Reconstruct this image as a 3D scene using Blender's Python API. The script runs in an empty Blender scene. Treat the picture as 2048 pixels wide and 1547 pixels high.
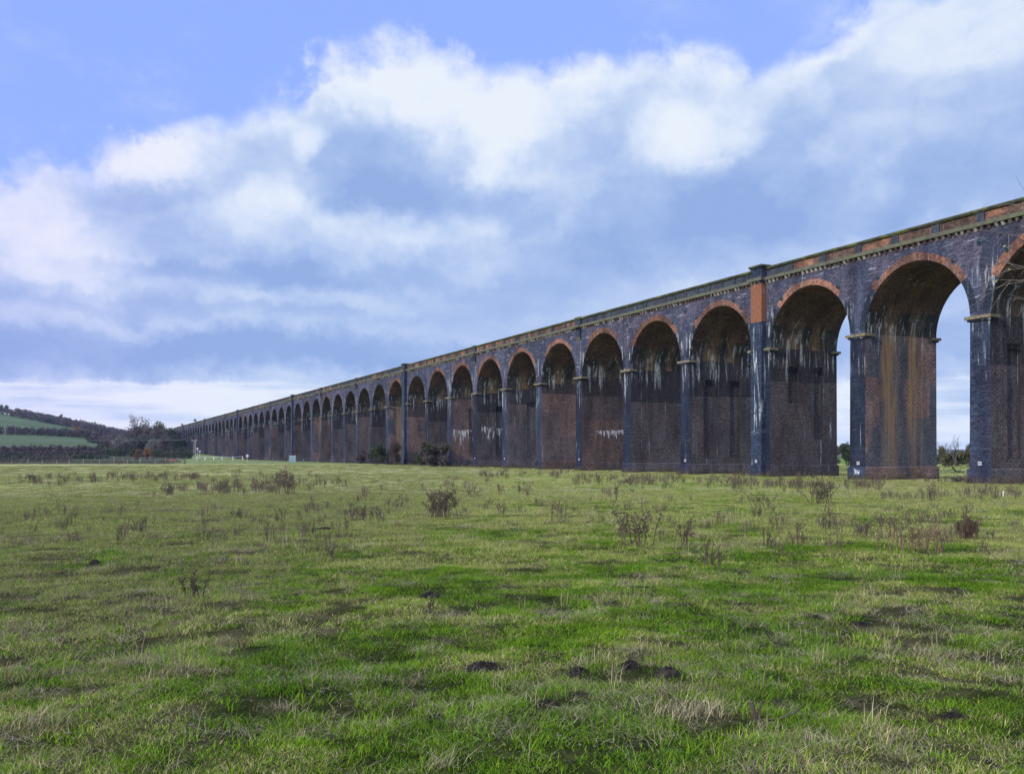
import bpy, math, random
import numpy as np
from mathutils import Vector, Matrix
random.seed(7)
SC = bpy.context.scene
COL = SC.collection
R = math.radians
PI = math.pi

# ------------------------------------------------------------------ survey of the place
F = 1890.0            # focal length in photograph pixels (2048 wide)
CAMH = 2.5            # eye height over the ground at the viaduct
D = 70.2              # distance from the camera to the line of the viaduct face
U = Vector((-871.0, F, 0)).normalized()      # along the viaduct, away
NRM = Vector((F, 871.0, 0)).normalized()     # from the face into the viaduct

HPX = [-300, 0, 40, 80, 120, 180, 220, 260, 320, 420, 560]
HKN = {  # distance -> sight line of the hill's ground (photograph rows) over HPX
    600: [892, 892, 892.5, 893, 893, 894, 897, 901, 905, 907, 907.5],
    800: [868, 871, 872, 873, 876, 880, 884, 890, 898, 905, 907.5],
    840: [863, 867, 868, 869, 871, 875, 879, 886, 896, 904, 907.5],
    1050: [828, 833, 837, 845, 852, 864, 872, 880, 893, 903, 907.5],
    1230: [819, 827, 832, 840, 848, 858, 867, 877, 888, 900, 907],
    1500: [818, 826, 831, 839, 847, 857, 866, 876, 887, 899, 907],
}
HD = [430] + list(HKN) + [2600, 5000]

def smooth(a, b, x):
    t = min(1, max(0, (x - a) / (b - a)))
    return t * t * (3 - 2 * t)

def hill(x, y):
    if y < 430 or x > 0:
        return 0.0
    px = 1024 + F * x / y
    hs = [0.0]
    for d in HKN:
        row = float(np.interp(px, HPX, HKN[d]))
        hs.append(max(0.0, CAMH + (908 - row) * d / F))
    hs += [hs[-1] * .9, 0.0]
    return float(np.interp(y, HD, hs))

def bumps(x, y):
    return (.030 * math.sin(1.3 * x + .7 * y) * math.sin(.9 * y - .4 * x + 1) + .022 * math.sin(2.9 * x - 1.1 * y + 2) * math.sin(2.3 * y + .8 * x)
            + .05 * math.sin(.31 * x + .5) * math.sin(.27 * y + .2 * x) + .012 * math.sin(6.1 * x + 2.2 * y) * math.sin(5.3 * y - 1.9 * x))

def gh(x, y):
    d = math.hypot(x, y)
    z = .75 * (1 - smooth(4, 62, d))
    if d < 400:
        z += bumps(x, y) * (1 - smooth(150, 400, d))
    if d > 400:
        z += hill(x, y)
    return z

def at(px, py):
    """the ground point seen at photograph pixel (px, py)"""
    d = 10.0
    for _ in range(60):
        d = .5 * d + .5 * (CAMH - gh((px - 1024) / F * d, d)) * F / (py - 908)
    x = (px - 1024) / F * d
    return Vector((x, d, gh(x, d)))

def far(px, Y):
    x = (px - 1024) / F * Y
    return Vector((x, Y, gh(x, Y)))

# ------------------------------------------------------------------ helpers
class MB:
    def __init__(self): self.v = []; self.f = []; self.m = []
    def quad(self, a, b, c, d, m=0):
        i = len(self.v); self.v += [a, b, c, d]; self.f.append((i, i + 1, i + 2, i + 3)); self.m.append(m)
    def tri(self, a, b, c, m=0):
        i = len(self.v); self.v += [a, b, c]; self.f.append((i, i + 1, i + 2)); self.m.append(m)
    def box(self, x0, x1, y0, y1, z0, z1, m=0):
        i = len(self.v)
        self.v += [(x0, y0, z0), (x1, y0, z0), (x1, y1, z0), (x0, y1, z0), (x0, y0, z1), (x1, y0, z1), (x1, y1, z1), (x0, y1, z1)]
        for q in ((0, 3, 2, 1), (4, 5, 6, 7), (0, 1, 5, 4), (1, 2, 6, 5), (2, 3, 7, 6), (3, 0, 4, 7)):
            self.f.append(tuple(i + k for k in q)); self.m.append(m)
    def taper(self, b, t, z0, z1, m=0):
        i = len(self.v)
        self.v += [(b[0], b[2], z0), (b[1], b[2], z0), (b[1], b[3], z0), (b[0], b[3], z0), (t[0], t[2], z1), (t[1], t[2], z1), (t[1], t[3], z1), (t[0], t[3], z1)]
        for q in ((0, 3, 2, 1), (4, 5, 6, 7), (0, 1, 5, 4), (1, 2, 6, 5), (2, 3, 7, 6), (3, 0, 4, 7)):
            self.f.append(tuple(i + k for k in q)); self.m.append(m)
    def tube(self, pts, radii, n=5, m=0):
        base = len(self.v); k = len(pts)
        for j, (p, r) in enumerate(zip(pts, radii)):
            p = Vector(p)
            d = (Vector(pts[min(j + 1, k - 1)]) - Vector(pts[max(j - 1, 0)]))
            if d.length < 1e-9: d = Vector((0, 0, 1))
            d.normalize()
            a = d.orthogonal().normalized() if abs(d.z) > .99 else d.cross(Vector((0, 0, 1))).normalized()
            b = d.cross(a)
            for q in range(n):
                t = 2 * PI * q / n
                self.v.append(tuple(p + a * (r * math.cos(t)) + b * (r * math.sin(t))))
        for j in range(k - 1):
            for q in range(n):
                a0 = base + j * n + q; a1 = base + j * n + (q + 1) % n
                self.f.append((a0, a1, a1 + n, a0 + n)); self.m.append(m)
        self.f.append(tuple(base + q for q in range(n))[::-1]); self.m.append(m)
        self.f.append(tuple(base + (k - 1) * n + q for q in range(n))); self.m.append(m)
    def mesh(self, name, mats, smoothed=False):
        me = bpy.data.meshes.new(name)
        me.from_pydata([tuple(p) for p in self.v], [], self.f)
        for x in (mats if isinstance(mats, (list, tuple)) else [mats]): me.materials.append(x)
        me.polygons.foreach_set('material_index', self.m)
        if smoothed: me.polygons.foreach_set('use_smooth', [True] * len(self.f))
        me.update()
        return me
    def build(self, name, mats, parent=None, loc=None, smoothed=False):
        return link(name, self.mesh(name, mats, smoothed), parent, loc)

def link(name, me, parent=None, loc=None):
    o = bpy.data.objects.new(name, me); COL.objects.link(o)
    if parent is not None: o.parent = parent
    if loc is not None: o.location = loc
    return o

def tag(o, label=None, cat=None, group=None, kind=None):
    for k, v in (('label', label), ('category', cat), ('group', group), ('kind', kind)):
        if v: o[k] = v
    return o

def empty(name, loc, rz=0, label=None, cat=None, group=None):
    o = link(name, None, None, loc); o.rotation_euler.z = rz
    o.empty_display_size = .3
    return tag(o, label, cat, group)

KIDS = {}
def copy_tree(o, loc, rz=0, sc=1, label=None, cat=None, group=None):
    r = o.copy(); COL.objects.link(r)
    r.location = loc; r.rotation_euler.z = rz; r.scale = (sc, sc, sc) if not isinstance(sc, tuple) else sc
    for ch in KIDS.get(o.name, ()):
        c = ch.copy(); COL.objects.link(c); c.parent = r
    for k in ('label', 'category', 'group'):
        if k in r: del r[k]
    return tag(r, label, cat, group)

# ------------------------------------------------------------------ node helpers
def ND(nt, typ, ins=None, **props):
    n = nt.nodes.new(typ)
    for k, v in props.items(): setattr(n, k, v)
    for k, v in (ins or {}).items():
        s = n.inputs[k]
        if isinstance(v, bpy.types.NodeSocket): nt.links.new(v, s)
        else: s.default_value = v
    return n
def MA(nt, op, a, b=None, c=None, clamp=False):
    n = nt.nodes.new('ShaderNodeMath'); n.operation = op; n.use_clamp = clamp
    for i, v in enumerate((a, b, c)):
        if v is None: continue
        if isinstance(v, bpy.types.NodeSocket): nt.links.new(v, n.inputs[i])
        else: n.inputs[i].default_value = v
    return n.outputs[0]
def VM(nt, op, a, b=None):
    n = nt.nodes.new('ShaderNodeVectorMath'); n.operation = op
    for i, v in enumerate((a, b)):
        if v is None: continue
        if isinstance(v, bpy.types.NodeSocket): nt.links.new(v, n.inputs[i])
        else: n.inputs[i].default_value = v
    return n.outputs['Value'] if op in ('DOT_PRODUCT', 'LENGTH') else n.outputs[0]
def SS(nt, x, a, b, lo=0., hi=1.):
    n = ND(nt, 'ShaderNodeMapRange', {0: x, 1: a, 2: b, 3: lo, 4: hi}, interpolation_type='SMOOTHSTEP')
    return n.outputs[0]
def MIX(nt, f, a, b, mode='MIX'):
    n = nt.nodes.new('ShaderNodeMix'); n.data_type = 'RGBA'; n.blend_type = mode; n.clamp_factor = True
    for i, v in ((0, f), (6, a), (7, b)):
        if isinstance(v, bpy.types.NodeSocket): nt.links.new(v, n.inputs[i])
        elif i == 0: n.inputs[0].default_value = v
        else: n.inputs[i].default_value = (*v, 1) if len(v) == 3 else v
    return n.outputs[2]
def NOISE(nt, vec, scale, detail=3, rough=.55, out=0, dist=0):
    return ND(nt, 'ShaderNodeTexNoise', {'Vector': vec, 'Scale': scale, 'Detail': detail, 'Roughness': rough, 'Distortion': dist}).outputs[out]
def newmat(name):
    m = bpy.data.materials.new(name); m.use_nodes = True
    nt = m.node_tree
    bs = nt.nodes['Principled BSDF']
    bs.inputs['Specular IOR Level'].default_value = .25
    return m, nt, bs
def POS(nt): return nt.nodes.new('ShaderNodeNewGeometry').outputs['Position']
def SCALED(nt, v, s): return VM(nt, 'MULTIPLY', v, s)

def brick_mat(name, c1, c2, c3, mortar, white=.5, wband=(9, 17), wthr=.6, ochre=0., orange_z=None, patch=.5, vary=.5, moss=0., wfreq=2.6, rough=.8, pale=0., soot=None, sootc=(.025, .024, .032), bright=0., scrawl=None):
    m, nt, bs = newmat(name)
    p = POS(nt)
    tc = nt.nodes.new('ShaderNodeTexCoord')
    so = ND(nt, 'ShaderNodeSeparateXYZ', {0: tc.outputs['Object']})
    sn = ND(nt, 'ShaderNodeSeparateXYZ', {0: tc.outputs['Normal']})
    side = MA(nt, 'GREATER_THAN', MA(nt, 'ABSOLUTE', sn.outputs[0]), .55)
    u = MA(nt, 'ADD', MA(nt, 'MULTIPLY', so.outputs[1], side), MA(nt, 'MULTIPLY', so.outputs[0], MA(nt, 'SUBTRACT', 1., side)))
    uv = ND(nt, 'ShaderNodeCombineXYZ', {0: u, 1: so.outputs[2]}).outputs[0]
    br = ND(nt, 'ShaderNodeTexBrick', {'Vector': uv, 'Color1': (*c1, 1), 'Color2': (*c2, 1), 'Mortar': (*mortar, 1), 'Scale': 1., 'Mortar Size': .020, 'Mortar Smooth': .3, 'Brick Width': .56, 'Row Height': .195})
    col = br.outputs['Color']
    rnd = nt.nodes.new('ShaderNodeObjectInfo').outputs['Random']
    # rectangular areas of later brickwork
    off = ND(nt, 'ShaderNodeCombineXYZ', {0: MA(nt, 'MULTIPLY', rnd, 37.), 1: MA(nt, 'MULTIPLY', rnd, 3.)}).outputs[0]
    pb = ND(nt, 'ShaderNodeTexBrick', {'Vector': VM(nt, 'ADD', uv, off), 'Color1': (0, 0, 0, 1), 'Color2': (1, 1, 1, 1), 'Mortar': (0, 0, 0, 1), 'Scale': 1., 'Mortar Size': 0., 'Brick Width': 3.4, 'Row Height': 3.9, 'Bias': -.1})
    edge = NOISE(nt, p, .14, 3, .6)
    pf = SS(nt, MA(nt, 'ADD', MA(nt, 'MULTIPLY', pb.outputs['Color'], .55), MA(nt, 'MULTIPLY', edge, .75)), .56, .62)
    col = MIX(nt, MA(nt, 'MULTIPLY', pf, patch), col, c3)
    # weathering in large soft areas and fine speckle of single bricks
    n1 = NOISE(nt, SCALED(nt, p, (1, 1, .35)), .5, 5, .65)
    sp = NOISE(nt, SCALED(nt, p, (1, 1, 1.7)), 3.6, 4, .75)
    col = MIX(nt, 1., col, ND(nt, 'ShaderNodeCombineColor', {0: SS(nt, n1, .25, .75, 1 - vary * .75, 1 + vary), 1: SS(nt, n1, .25, .75, 1 - vary * .75, 1 + vary), 2: SS(nt, n1, .25, .75, 1 - vary * .65, 1 + vary * .8)}).outputs[0], 'MULTIPLY')
    g = SS(nt, sp, .28, .72, .42, 1.6)
    col = MIX(nt, 1., col, ND(nt, 'ShaderNodeCombineColor', {0: g, 1: g, 2: g}).outputs[0], 'MULTIPLY')
    if pale:   # dusty mortar washed over the courses
        ph = SS(nt, NOISE(nt, SCALED(nt, p, (.45, .45, 3.6)), 1., 5, .72), .56, .72)
        col = MIX(nt, MA(nt, 'MULTIPLY', ph, pale), col, (.3, .31, .36))
    sz = ND(nt, 'ShaderNodeSeparateXYZ', {0: p}).outputs[2]
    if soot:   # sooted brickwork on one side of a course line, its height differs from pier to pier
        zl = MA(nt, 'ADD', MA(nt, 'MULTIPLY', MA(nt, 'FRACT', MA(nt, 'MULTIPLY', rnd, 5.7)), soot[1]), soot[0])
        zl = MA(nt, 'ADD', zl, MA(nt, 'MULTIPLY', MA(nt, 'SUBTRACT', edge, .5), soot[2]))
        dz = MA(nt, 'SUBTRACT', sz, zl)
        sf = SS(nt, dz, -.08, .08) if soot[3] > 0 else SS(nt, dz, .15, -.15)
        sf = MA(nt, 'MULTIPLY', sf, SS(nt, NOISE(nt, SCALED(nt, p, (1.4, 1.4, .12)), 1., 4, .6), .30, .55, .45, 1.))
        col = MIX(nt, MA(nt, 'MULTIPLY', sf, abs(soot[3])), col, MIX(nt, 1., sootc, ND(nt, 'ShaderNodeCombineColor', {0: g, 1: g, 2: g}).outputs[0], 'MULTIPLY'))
    if bright:
        bv = SS(nt, MA(nt, 'FRACT', MA(nt, 'MULTIPLY', rnd, 11.3)), 0., 1., 1 - bright, 1 + bright * .6)
        col = MIX(nt, 1., col, ND(nt, 'ShaderNodeCombineColor', {0: bv, 1: bv, 2: bv}).outputs[0], 'MULTIPLY')
    if ochre:
        wob = MA(nt, 'MULTIPLY', MA(nt, 'SUBTRACT', NOISE(nt, SCALED(nt, p, (.9, .9, .22)), 1., 4, .6), .5), 1.5)
        yy = MA(nt, 'ADD', so.outputs[1], wob)
        of = None
        for yc, hw, am in ((3.15, .85, 1.), (6.35, .6, .9), (3.9, .9, .45), (7.6, .2, .6)):
            q = MA(nt, 'DIVIDE', MA(nt, 'SUBTRACT', yy, yc), hw)
            g_ = MA(nt, 'MULTIPLY', MA(nt, 'POWER', .5, MA(nt, 'MULTIPLY', q, q)), am)
            of = g_ if of is None else MA(nt, 'MAXIMUM', of, g_)
        of = MA(nt, 'MULTIPLY', SS(nt, of, .15, .8), SS(nt, sz, 0., 9., .42, 1.))
        of = MA(nt, 'MULTIPLY', of, SS(nt, MA(nt, 'ADD', sz, MA(nt, 'MULTIPLY', wob, 1.)), 18.0, 16.2))
        of = MA(nt, 'MULTIPLY', of, SS(nt, NOISE(nt, SCALED(nt, p, (3.2, 3.2, .16)), 1., 5, .65), .33, .58, .15, 1.))
        of = MA(nt, 'MULTIPLY', of, SS(nt, so.outputs[1], .5, 1.1))
        if ochre < .8: of = MA(nt, 'MULTIPLY', of, SS(nt, MA(nt, 'FRACT', MA(nt, 'MULTIPLY', rnd, 3.9)), .0, .7, .25, 1.))
        col = MIX(nt, MA(nt, 'MULTIPLY', of, ochre), col, (.24, .150, .080))
    if orange_z:
        oz = MA(nt, 'MULTIPLY', SS(nt, sz, orange_z[0] - .03, orange_z[0] + .03), SS(nt, sz, orange_z[1] + .03, orange_z[1] - .03))
        on = SS(nt, sp, .3, .7, .75, 1.2)
        oc2 = MIX(nt, 1., (.185, .080, .046), ND(nt, 'ShaderNodeCombineColor', {0: on, 1: on, 2: on}).outputs[0], 'MULTIPLY')
        col = MIX(nt, oz, col, oc2)
    if moss:
        mo = SS(nt, NOISE(nt, p, 1.7, 4, .6), .48, .62)
        col = MIX(nt, MA(nt, 'MULTIPLY', mo, moss), col, (.075, .085, .03))
    if white:
        wn = NOISE(nt, SCALED(nt, p, (wfreq, wfreq, .17)), 1., 5, .62, dist=.35)
        wm = NOISE(nt, SCALED(nt, p, (.28, .28, .16)), 1., 3, .6)
        zj = MA(nt, 'ADD', sz, MA(nt, 'MULTIPLY', MA(nt, 'SUBTRACT', NOISE(nt, SCALED(nt, p, (.55, .55, .0)), 1., 4, .65), .5), 6.5))
        band = MA(nt, 'MULTIPLY', SS(nt, zj, wband[0], wband[0] + 2.2), SS(nt, zj, wband[1], wband[1] - 1.2))
        band = MA(nt, 'ADD', MA(nt, 'MULTIPLY', band, .10), MA(nt, 'MULTIPLY', wm, .17))
        wf = SS(nt, MA(nt, 'ADD', wn, band), wthr + .1, wthr + .23)
        wf = MA(nt, 'MULTIPLY', wf, SS(nt, NOISE(nt, SCALED(nt, p, (9, 9, 2.2)), 1., 3, .6), .32, .6))
        col = MIX(nt, MA(nt, 'MULTIPLY', wf, white), col, (.42, .45, .47))
    if scrawl:   # white lime flaking in a band of courses
        z0_, z1_, th_, y0_ = scrawl
        jz = MA(nt, 'MULTIPLY', MA(nt, 'SUBTRACT', NOISE(nt, SCALED(nt, p, (.8, .8, 0)), 1., 4, .6), .5), 1.6)
        zz = MA(nt, 'ADD', sz, jz)
        sb_ = MA(nt, 'MULTIPLY', SS(nt, zz, z0_, z1_ - .3), SS(nt, zz, z1_ + .05, z1_ - .1))
        sn_ = MA(nt, 'ADD', NOISE(nt, SCALED(nt, p, (3.4, 3.4, .5)), 1., 5, .65), MA(nt, 'MULTIPLY', sb_, .22))
        sm_ = MA(nt, 'MULTIPLY', MA(nt, 'MULTIPLY', SS(nt, sn_, th_, th_ + .08), SS(nt, sb_, .0, .15)), SS(nt, so.outputs[1], y0_, y0_ + .6))
        col = MIX(nt, MA(nt, 'MULTIPLY', sm_, .85), col, (.50, .50, .52))
    dirt = SS(nt, MA(nt, 'ADD', sz, MA(nt, 'MULTIPLY', MA(nt, 'SUBTRACT', NOISE(nt, p, 1.3, 4, .6), .5), 1.6)), .75, -.1)
    col = MIX(nt, MA(nt, 'MULTIPLY', dirt, .7), col, (.040, .038, .024))
    nt.links.new(col, bs.inputs['Base Color'])
    bs.inputs['Roughness'].default_value = rough; bs.inputs['Specular IOR Level'].default_value = .10
    bh = MA(nt, 'ADD', MA(nt, 'MULTIPLY', br.outputs['Fac'], -.6), sp)
    bp = ND(nt, 'ShaderNodeBump', {'Strength': .45, 'Distance': .03, 'Height': bh})
    nt.links.new(bp.outputs[0], bs.inputs['Normal'])
    return m

def plain_mat(name, c1, c2, scale=3., rough=.85, c3=None, detail=4, vert=1., trans=0., rnd=0.):
    m, nt, bs = newmat(name)
    p = SCALED(nt, POS(nt), (1, 1, vert))
    f = SS(nt, NOISE(nt, p, scale, detail, .65), .3, .7)
    col = MIX(nt, f, c1, c2)
    if c3: col = MIX(nt, SS(nt, NOISE(nt, p, scale * .37, 3, .6), .5, .66), col, c3)
    if rnd:
        r = nt.nodes.new('ShaderNodeObjectInfo').outputs['Random']
        g = SS(nt, r, 0., 1., 1 - rnd, 1 + rnd)
        col = MIX(nt, 1., col, ND(nt, 'ShaderNodeCombineColor', {0: g, 1: g, 2: g}).outputs[0], 'MULTIPLY')
    nt.links.new(col, bs.inputs['Base Color'])
    bs.inputs['Roughness'].default_value = rough
    if trans:
        bs.inputs['Subsurface Weight'].default_value = 0
        tr = ND(nt, 'ShaderNodeBsdfTranslucent', {'Color': col})
        mx = ND(nt, 'ShaderNodeMixShader', {0: trans, 1: bs.outputs[0], 2: tr.outputs[0]})
        nt.links.new(mx.outputs[0], nt.nodes['Material Output'].inputs['Surface'])
    return m

# ------------------------------------------------------------------ materials
M = {}
M['face'] = brick_mat('blue_brick', (0.0196, 0.0279, 0.0533), (0.0104, 0.0158, 0.0330), (0.0219, 0.0205, 0.0369), (0.0317, 0.0394, 0.0635), white=.8, wband=(9., 15), wthr=.625, patch=.55, vary=.6, pale=.18, bright=.45)
M['haunch'] = brick_mat('haunch_brick', (0.0140, 0.0221, 0.0400), (0.0091, 0.0140, 0.0269), (0.0167, 0.0184, 0.0231), (0.0350, 0.0441, 0.0616), white=.9, wband=(14, 19), wthr=.585, patch=.3, vary=.5, pale=.2, wfreq=1.9)
M['spandrel'] = brick_mat('purple_brick', (0.0578, 0.0491, 0.0774), (0.0289, 0.0293, 0.0516), (0.0258, 0.0356, 0.0629), (0.0646, 0.0673, 0.0927), white=.8, wband=(14.5, 18.8), wthr=.615, patch=.6, vary=.6, pale=.9, bright=.2)
SIDE = dict(white=.7, wband=(11.6, 17), wthr=.62, patch=.5, vary=.5, soot=(11.2, 3.2, .3, .8), bright=.25)
SD = ('sooty_brick', (0.1075, 0.0610, 0.0552), (0.0589, 0.0415, 0.0471), (0.0512, 0.0488, 0.0609), (0.1536, 0.1159, 0.1035))
M['side'] = brick_mat(*SD, **SIDE)
M['side_scrawl'] = brick_mat('lime_scrawled_brick', *SD[1:], **{**SIDE, 'scrawl': (4.3, 6.2, .68, 2.2)})
M['side_white'] = brick_mat('lime_flaked_brick', *SD[1:], **{**SIDE, 'scrawl': (1.2, 7.5, .70, .0)})
DK = ('soot_black_brick', (0.0754, 0.0549, 0.0552), (0.0442, 0.0390, 0.0494), (0.0702, 0.0647, 0.0759), (0.1170, 0.0976, 0.1035))
SDK = dict(white=.75, wband=(11.0, 17.5), wthr=.60, patch=.6, vary=.5, soot=(9.4, 2.2, .3, .85), bright=.25)
M['side_dark'] = brick_mat(*DK, **SDK)
M['side_flaked'] = brick_mat('flaked_black_brick', *DK[1:], **{**SDK, 'scrawl': (2.6, 7.8, .71, .8)})
M['side_ochre'] = brick_mat('rust_stained_brick', (0.1335, 0.0756, 0.0680), (0.0776, 0.0544, 0.0595), (0.0528, 0.0635, 0.0822), (0.2173, 0.1663, 0.1559), white=.7, wband=(11.5, 18), wthr=.615, patch=.8, vary=.45, ochre=.9)
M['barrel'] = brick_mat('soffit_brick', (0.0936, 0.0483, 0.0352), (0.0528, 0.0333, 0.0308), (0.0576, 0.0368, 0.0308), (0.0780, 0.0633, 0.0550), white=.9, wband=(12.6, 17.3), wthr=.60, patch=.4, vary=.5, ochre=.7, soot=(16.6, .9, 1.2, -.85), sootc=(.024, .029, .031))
M['ring'] = brick_mat('red_brick', (0.1478, 0.0594, 0.0370), (0.0862, 0.0369, 0.0266), (0.0616, 0.0405, 0.0380), (0.1496, 0.1125, 0.0950), white=.6, wband=(15, 24), wthr=.70, patch=.55, vary=.8, bright=.3, pale=.25)
M['panel_red'] = brick_mat('red_panel_brick', (0.1573, 0.0666, 0.0399), (0.0850, 0.0396, 0.0304), (0.0382, 0.0342, 0.0361), (0.1445, 0.1170, 0.1045), white=0, patch=.6, vary=.85, bright=.25, moss=.15)
M['panel_blue'] = brick_mat('dark_panel_brick', (0.0384, 0.0448, 0.0608), (0.0240, 0.0288, 0.0432), (0.0320, 0.0320, 0.0416), (0.0560, 0.0640, 0.0760), white=0, patch=.4, vary=.45)
M['king_face'] = brick_mat('pilaster_brick', (0.0196, 0.0295, 0.0593), (0.0110, 0.0174, 0.0377), (0.0208, 0.0244, 0.0445), (0.0367, 0.0450, 0.0673), white=.9, wband=(4, 17), wthr=.60, orange_z=(17.35, 21.62), patch=.4, vary=.4, pale=.3)
M['king_plain'] = brick_mat('plain_pilaster_brick', (0.0275, 0.0358, 0.0650), (0.0170, 0.0234, 0.0448), (0.0223, 0.0262, 0.0477), (0.0393, 0.0482, 0.0722), white=.7, wband=(4, 17), wthr=.66, patch=.4, vary=.4, pale=.3)
M['stone'] = plain_mat('mossy_stone', (.058, .062, .046), (.105, .102, .078), 2.2, .9, (.085, .10, .045))
M['coping'] = plain_mat('mossy_coping', (.028, .036, .020), (.060, .066, .040), 2.6, .9, (.10, .115, .03))
M['impost'] = plain_mat('lichen_stone', (.10, .085, .055), (.185, .155, .105), 2.8, .9, (.11, .11, .06))
M['iron'] = plain_mat('blue_black_iron', (.012, .022, .034), (.022, .034, .05), 9, .45)
M['slot'] = plain_mat('recess_brick', (.016, .013, .014), (.030, .024, .024), 5, .9)
M['plate'] = plain_mat('white_enamel', (.32, .35, .38), (.42, .45, .48), 8, .4)
M['paint'] = plain_mat('chalky_white_paint', (.55, .62, .68), (.8, .85, .9), 14, .8)
M['ink'] = plain_mat('dark_ink', (.03, .03, .035), (.05, .05, .055), 9, .6)

def dentil_mat():
    m, nt, bs = newmat('weathered_brackets')
    p = POS(nt)
    wn = ND(nt, 'ShaderNodeTexWhiteNoise', {0: VM(nt, 'FLOOR', SCALED(nt, p, (1.4, 1.4, .4)))}, noise_dimensions='3D').outputs[0]
    col = MIX(nt, SS(nt, wn, .25, .95), (.06, .035, .03), (.30, .28, .24))
    nt.links.new(col, bs.inputs['Base Color']); bs.inputs['Roughness'].default_value = .9
    return m
M['dentil'] = dentil_mat()

# ------------------------------------------------------------------ the viaduct
SPAN, PT, KT, W = 12.0, 1.95, 3.2, 9.7
Z0, RAD, ZC0, ZC1, ZP, ZCOP = 14.32, 6.0, 21.93, 22.28, 23.28, 23.46
via = empty('railway_viaduct', tuple(NRM * D), math.atan2(-U.y, -U.x),
            'long blue and red brick railway viaduct of many round arches across the pasture', 'viaduct')
# list of piers from the near end: (position, kind) kinds: 0 plain, 1 king, 2 with bracketed pilaster
PITCH, KP = SPAN + PT, SPAN + PT / 2 + KT / 2
KING0, PERIOD = 85.2, 2 * KP + 7 * PITCH
piers = []
for k in range(-1, 6):
    s = KING0 + k * PERIOD
    piers.append((s, 1, k, 0))
    for j in range(1, 9):
        piers.append((s + KP + (j - 1) * PITCH, 2 if j in (3, 6) else 0, k, j))
piers = [q for q in piers if q[0] > 0 and q[0] < 800]
KING_ID = {q[2]: i for i, q in enumerate(piers) if q[1] == 1}
I0 = KING_ID[0]

def part(name, me, s, parent=via, z=0, y=0):
    return link(name, me, parent, (-s, y, z))

def sub(name, me, parent):
    return link(name, me, parent)

def span_mesh(hl, hr, ochre=False):
    """one arch: spandrel walls on both faces, barrel and deck; hl / hr: how far the wall runs past the springing on -x / +x"""
    b = MB(); n = 36
    xs = [RAD * -math.cos(PI * i / n) for i in range(n + 1)]
    zs = [Z0 + RAD * math.sin(PI * i / n) for i in range(n + 1)]
    for y, flip in ((0, 0), (W, 1)):
        for i in range(n):
            q = [(xs[i], y, zs[i]), (xs[i + 1], y, zs[i + 1]), (xs[i + 1], y, ZC0), (xs[i], y, ZC0)]
            if flip: q.reverse()
            b.quad(*q, 0)
        for x0, x1 in ((-RAD - hl, -RAD), (RAD, RAD + hr)):
            q = [(x0, y, Z0), (x1, y, Z0), (x1, y, ZC0), (x0, y, ZC0)]
            if flip: q.reverse()
            b.quad(*q, 0)
    ny = 6
    for i in range(n):
        for j in range(ny):
            y0, y1 = W * j / ny, W * (j + 1) / ny
            b.quad((xs[i], y0, zs[i]), (xs[i], y1, zs[i]), (xs[i + 1], y1, zs[i + 1]), (xs[i + 1], y0, zs[i + 1]), 1)
    b.quad((-RAD - hl, .5, ZC1 - .2), (RAD + hr, .5, ZC1 - .2), (RAD + hr, W - .5, ZC1 - .2), (-RAD - hl, W - .5, ZC1 - .2), 0)
    return b.mesh('arch', [M['spandrel'], M['barrel']])

def ring_mesh(a0, a1, seed):
    """red brick ring over the crown, stepped where courses were replaced"""
    b = MB(); rr = random.Random(seed); n = 22
    t = .72
    for i in range(n):
        p, q = R(a0 + (a1 - a0) * i / n), R(a0 + (a1 - a0) * (i + 1) / n)
        if i % 5 == 0: t = rr.choice((.62, .74, .74, .86))
        r0, r1, y0 = RAD - .012, RAD + t, -.035
        P = lambda r, a, y: (r * math.cos(a), y, Z0 + r * math.sin(a))
        b.quad(P(r0, p, y0), P(r1, p, y0), P(r1, q, y0), P(r0, q, y0))
        b.quad(P(r1, p, y0), P(r1, p, .1), P(r1, q, .1), P(r1, q, y0))
        b.quad(P(r0, p, y0), P(r0, q, y0), P(r0, q, .45), P(r0, p, .45))
        if i == 0: b.quad(P(r0, p, y0), P(r0, p, .1), P(r1, p, .1), P(r1, p, y0))
        if i == n - 1: b.quad(P(r0, q, y0), P(r1, q, y0), P(r1, q, .1), P(r0, q, .1))
    return b.mesh('brick_ring', M['ring'])

def haunch_mesh(sgn, a0):
    """blue brick ring of the haunch below the red ring"""
    b = MB(); n = 12
    P = lambda r, a, y: (sgn * r * math.cos(a), y, Z0 + r * math.sin(a))
    for i in range(n):
        p, q = R(3 + (a0 - 3) * i / n), R(3 + (a0 - 3) * (i + 1) / n)
        f = [P(RAD - .008, p, -.02), P(RAD + .7, p, -.02), P(RAD + .7, q, -.02), P(RAD - .008, q, -.02)]
        e = [P(RAD + .7, p, -.02), P(RAD + .7, p, .05), P(RAD + .7, q, .05), P(RAD + .7, q, -.02)]
        if sgn < 0: f.reverse(); e.reverse()
        b.quad(*f); b.quad(*e)
    return b.mesh('haunch_ring', M['haunch'])

def cornice_mesh(x0, x1):
    b = MB()
    b.box(x0, x1, -.36, .5, ZC0, ZC1, 0)
    n = int(round((x1 - x0) / .66))
    for i in range(n):
        xc = x0 + (i + .5) * (x1 - x0) / n
        b.taper((xc - .14, xc + .14, -.08, .1), (xc - .15, xc + .15, -.27, .1), ZC0 - .34, ZC0 - .002, 1)
    b.box(x0, x1, W - .5, W + .36, ZC0, ZC1, 0)
    return b.mesh('cornice', [M['stone'], M['dentil']])

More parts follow.
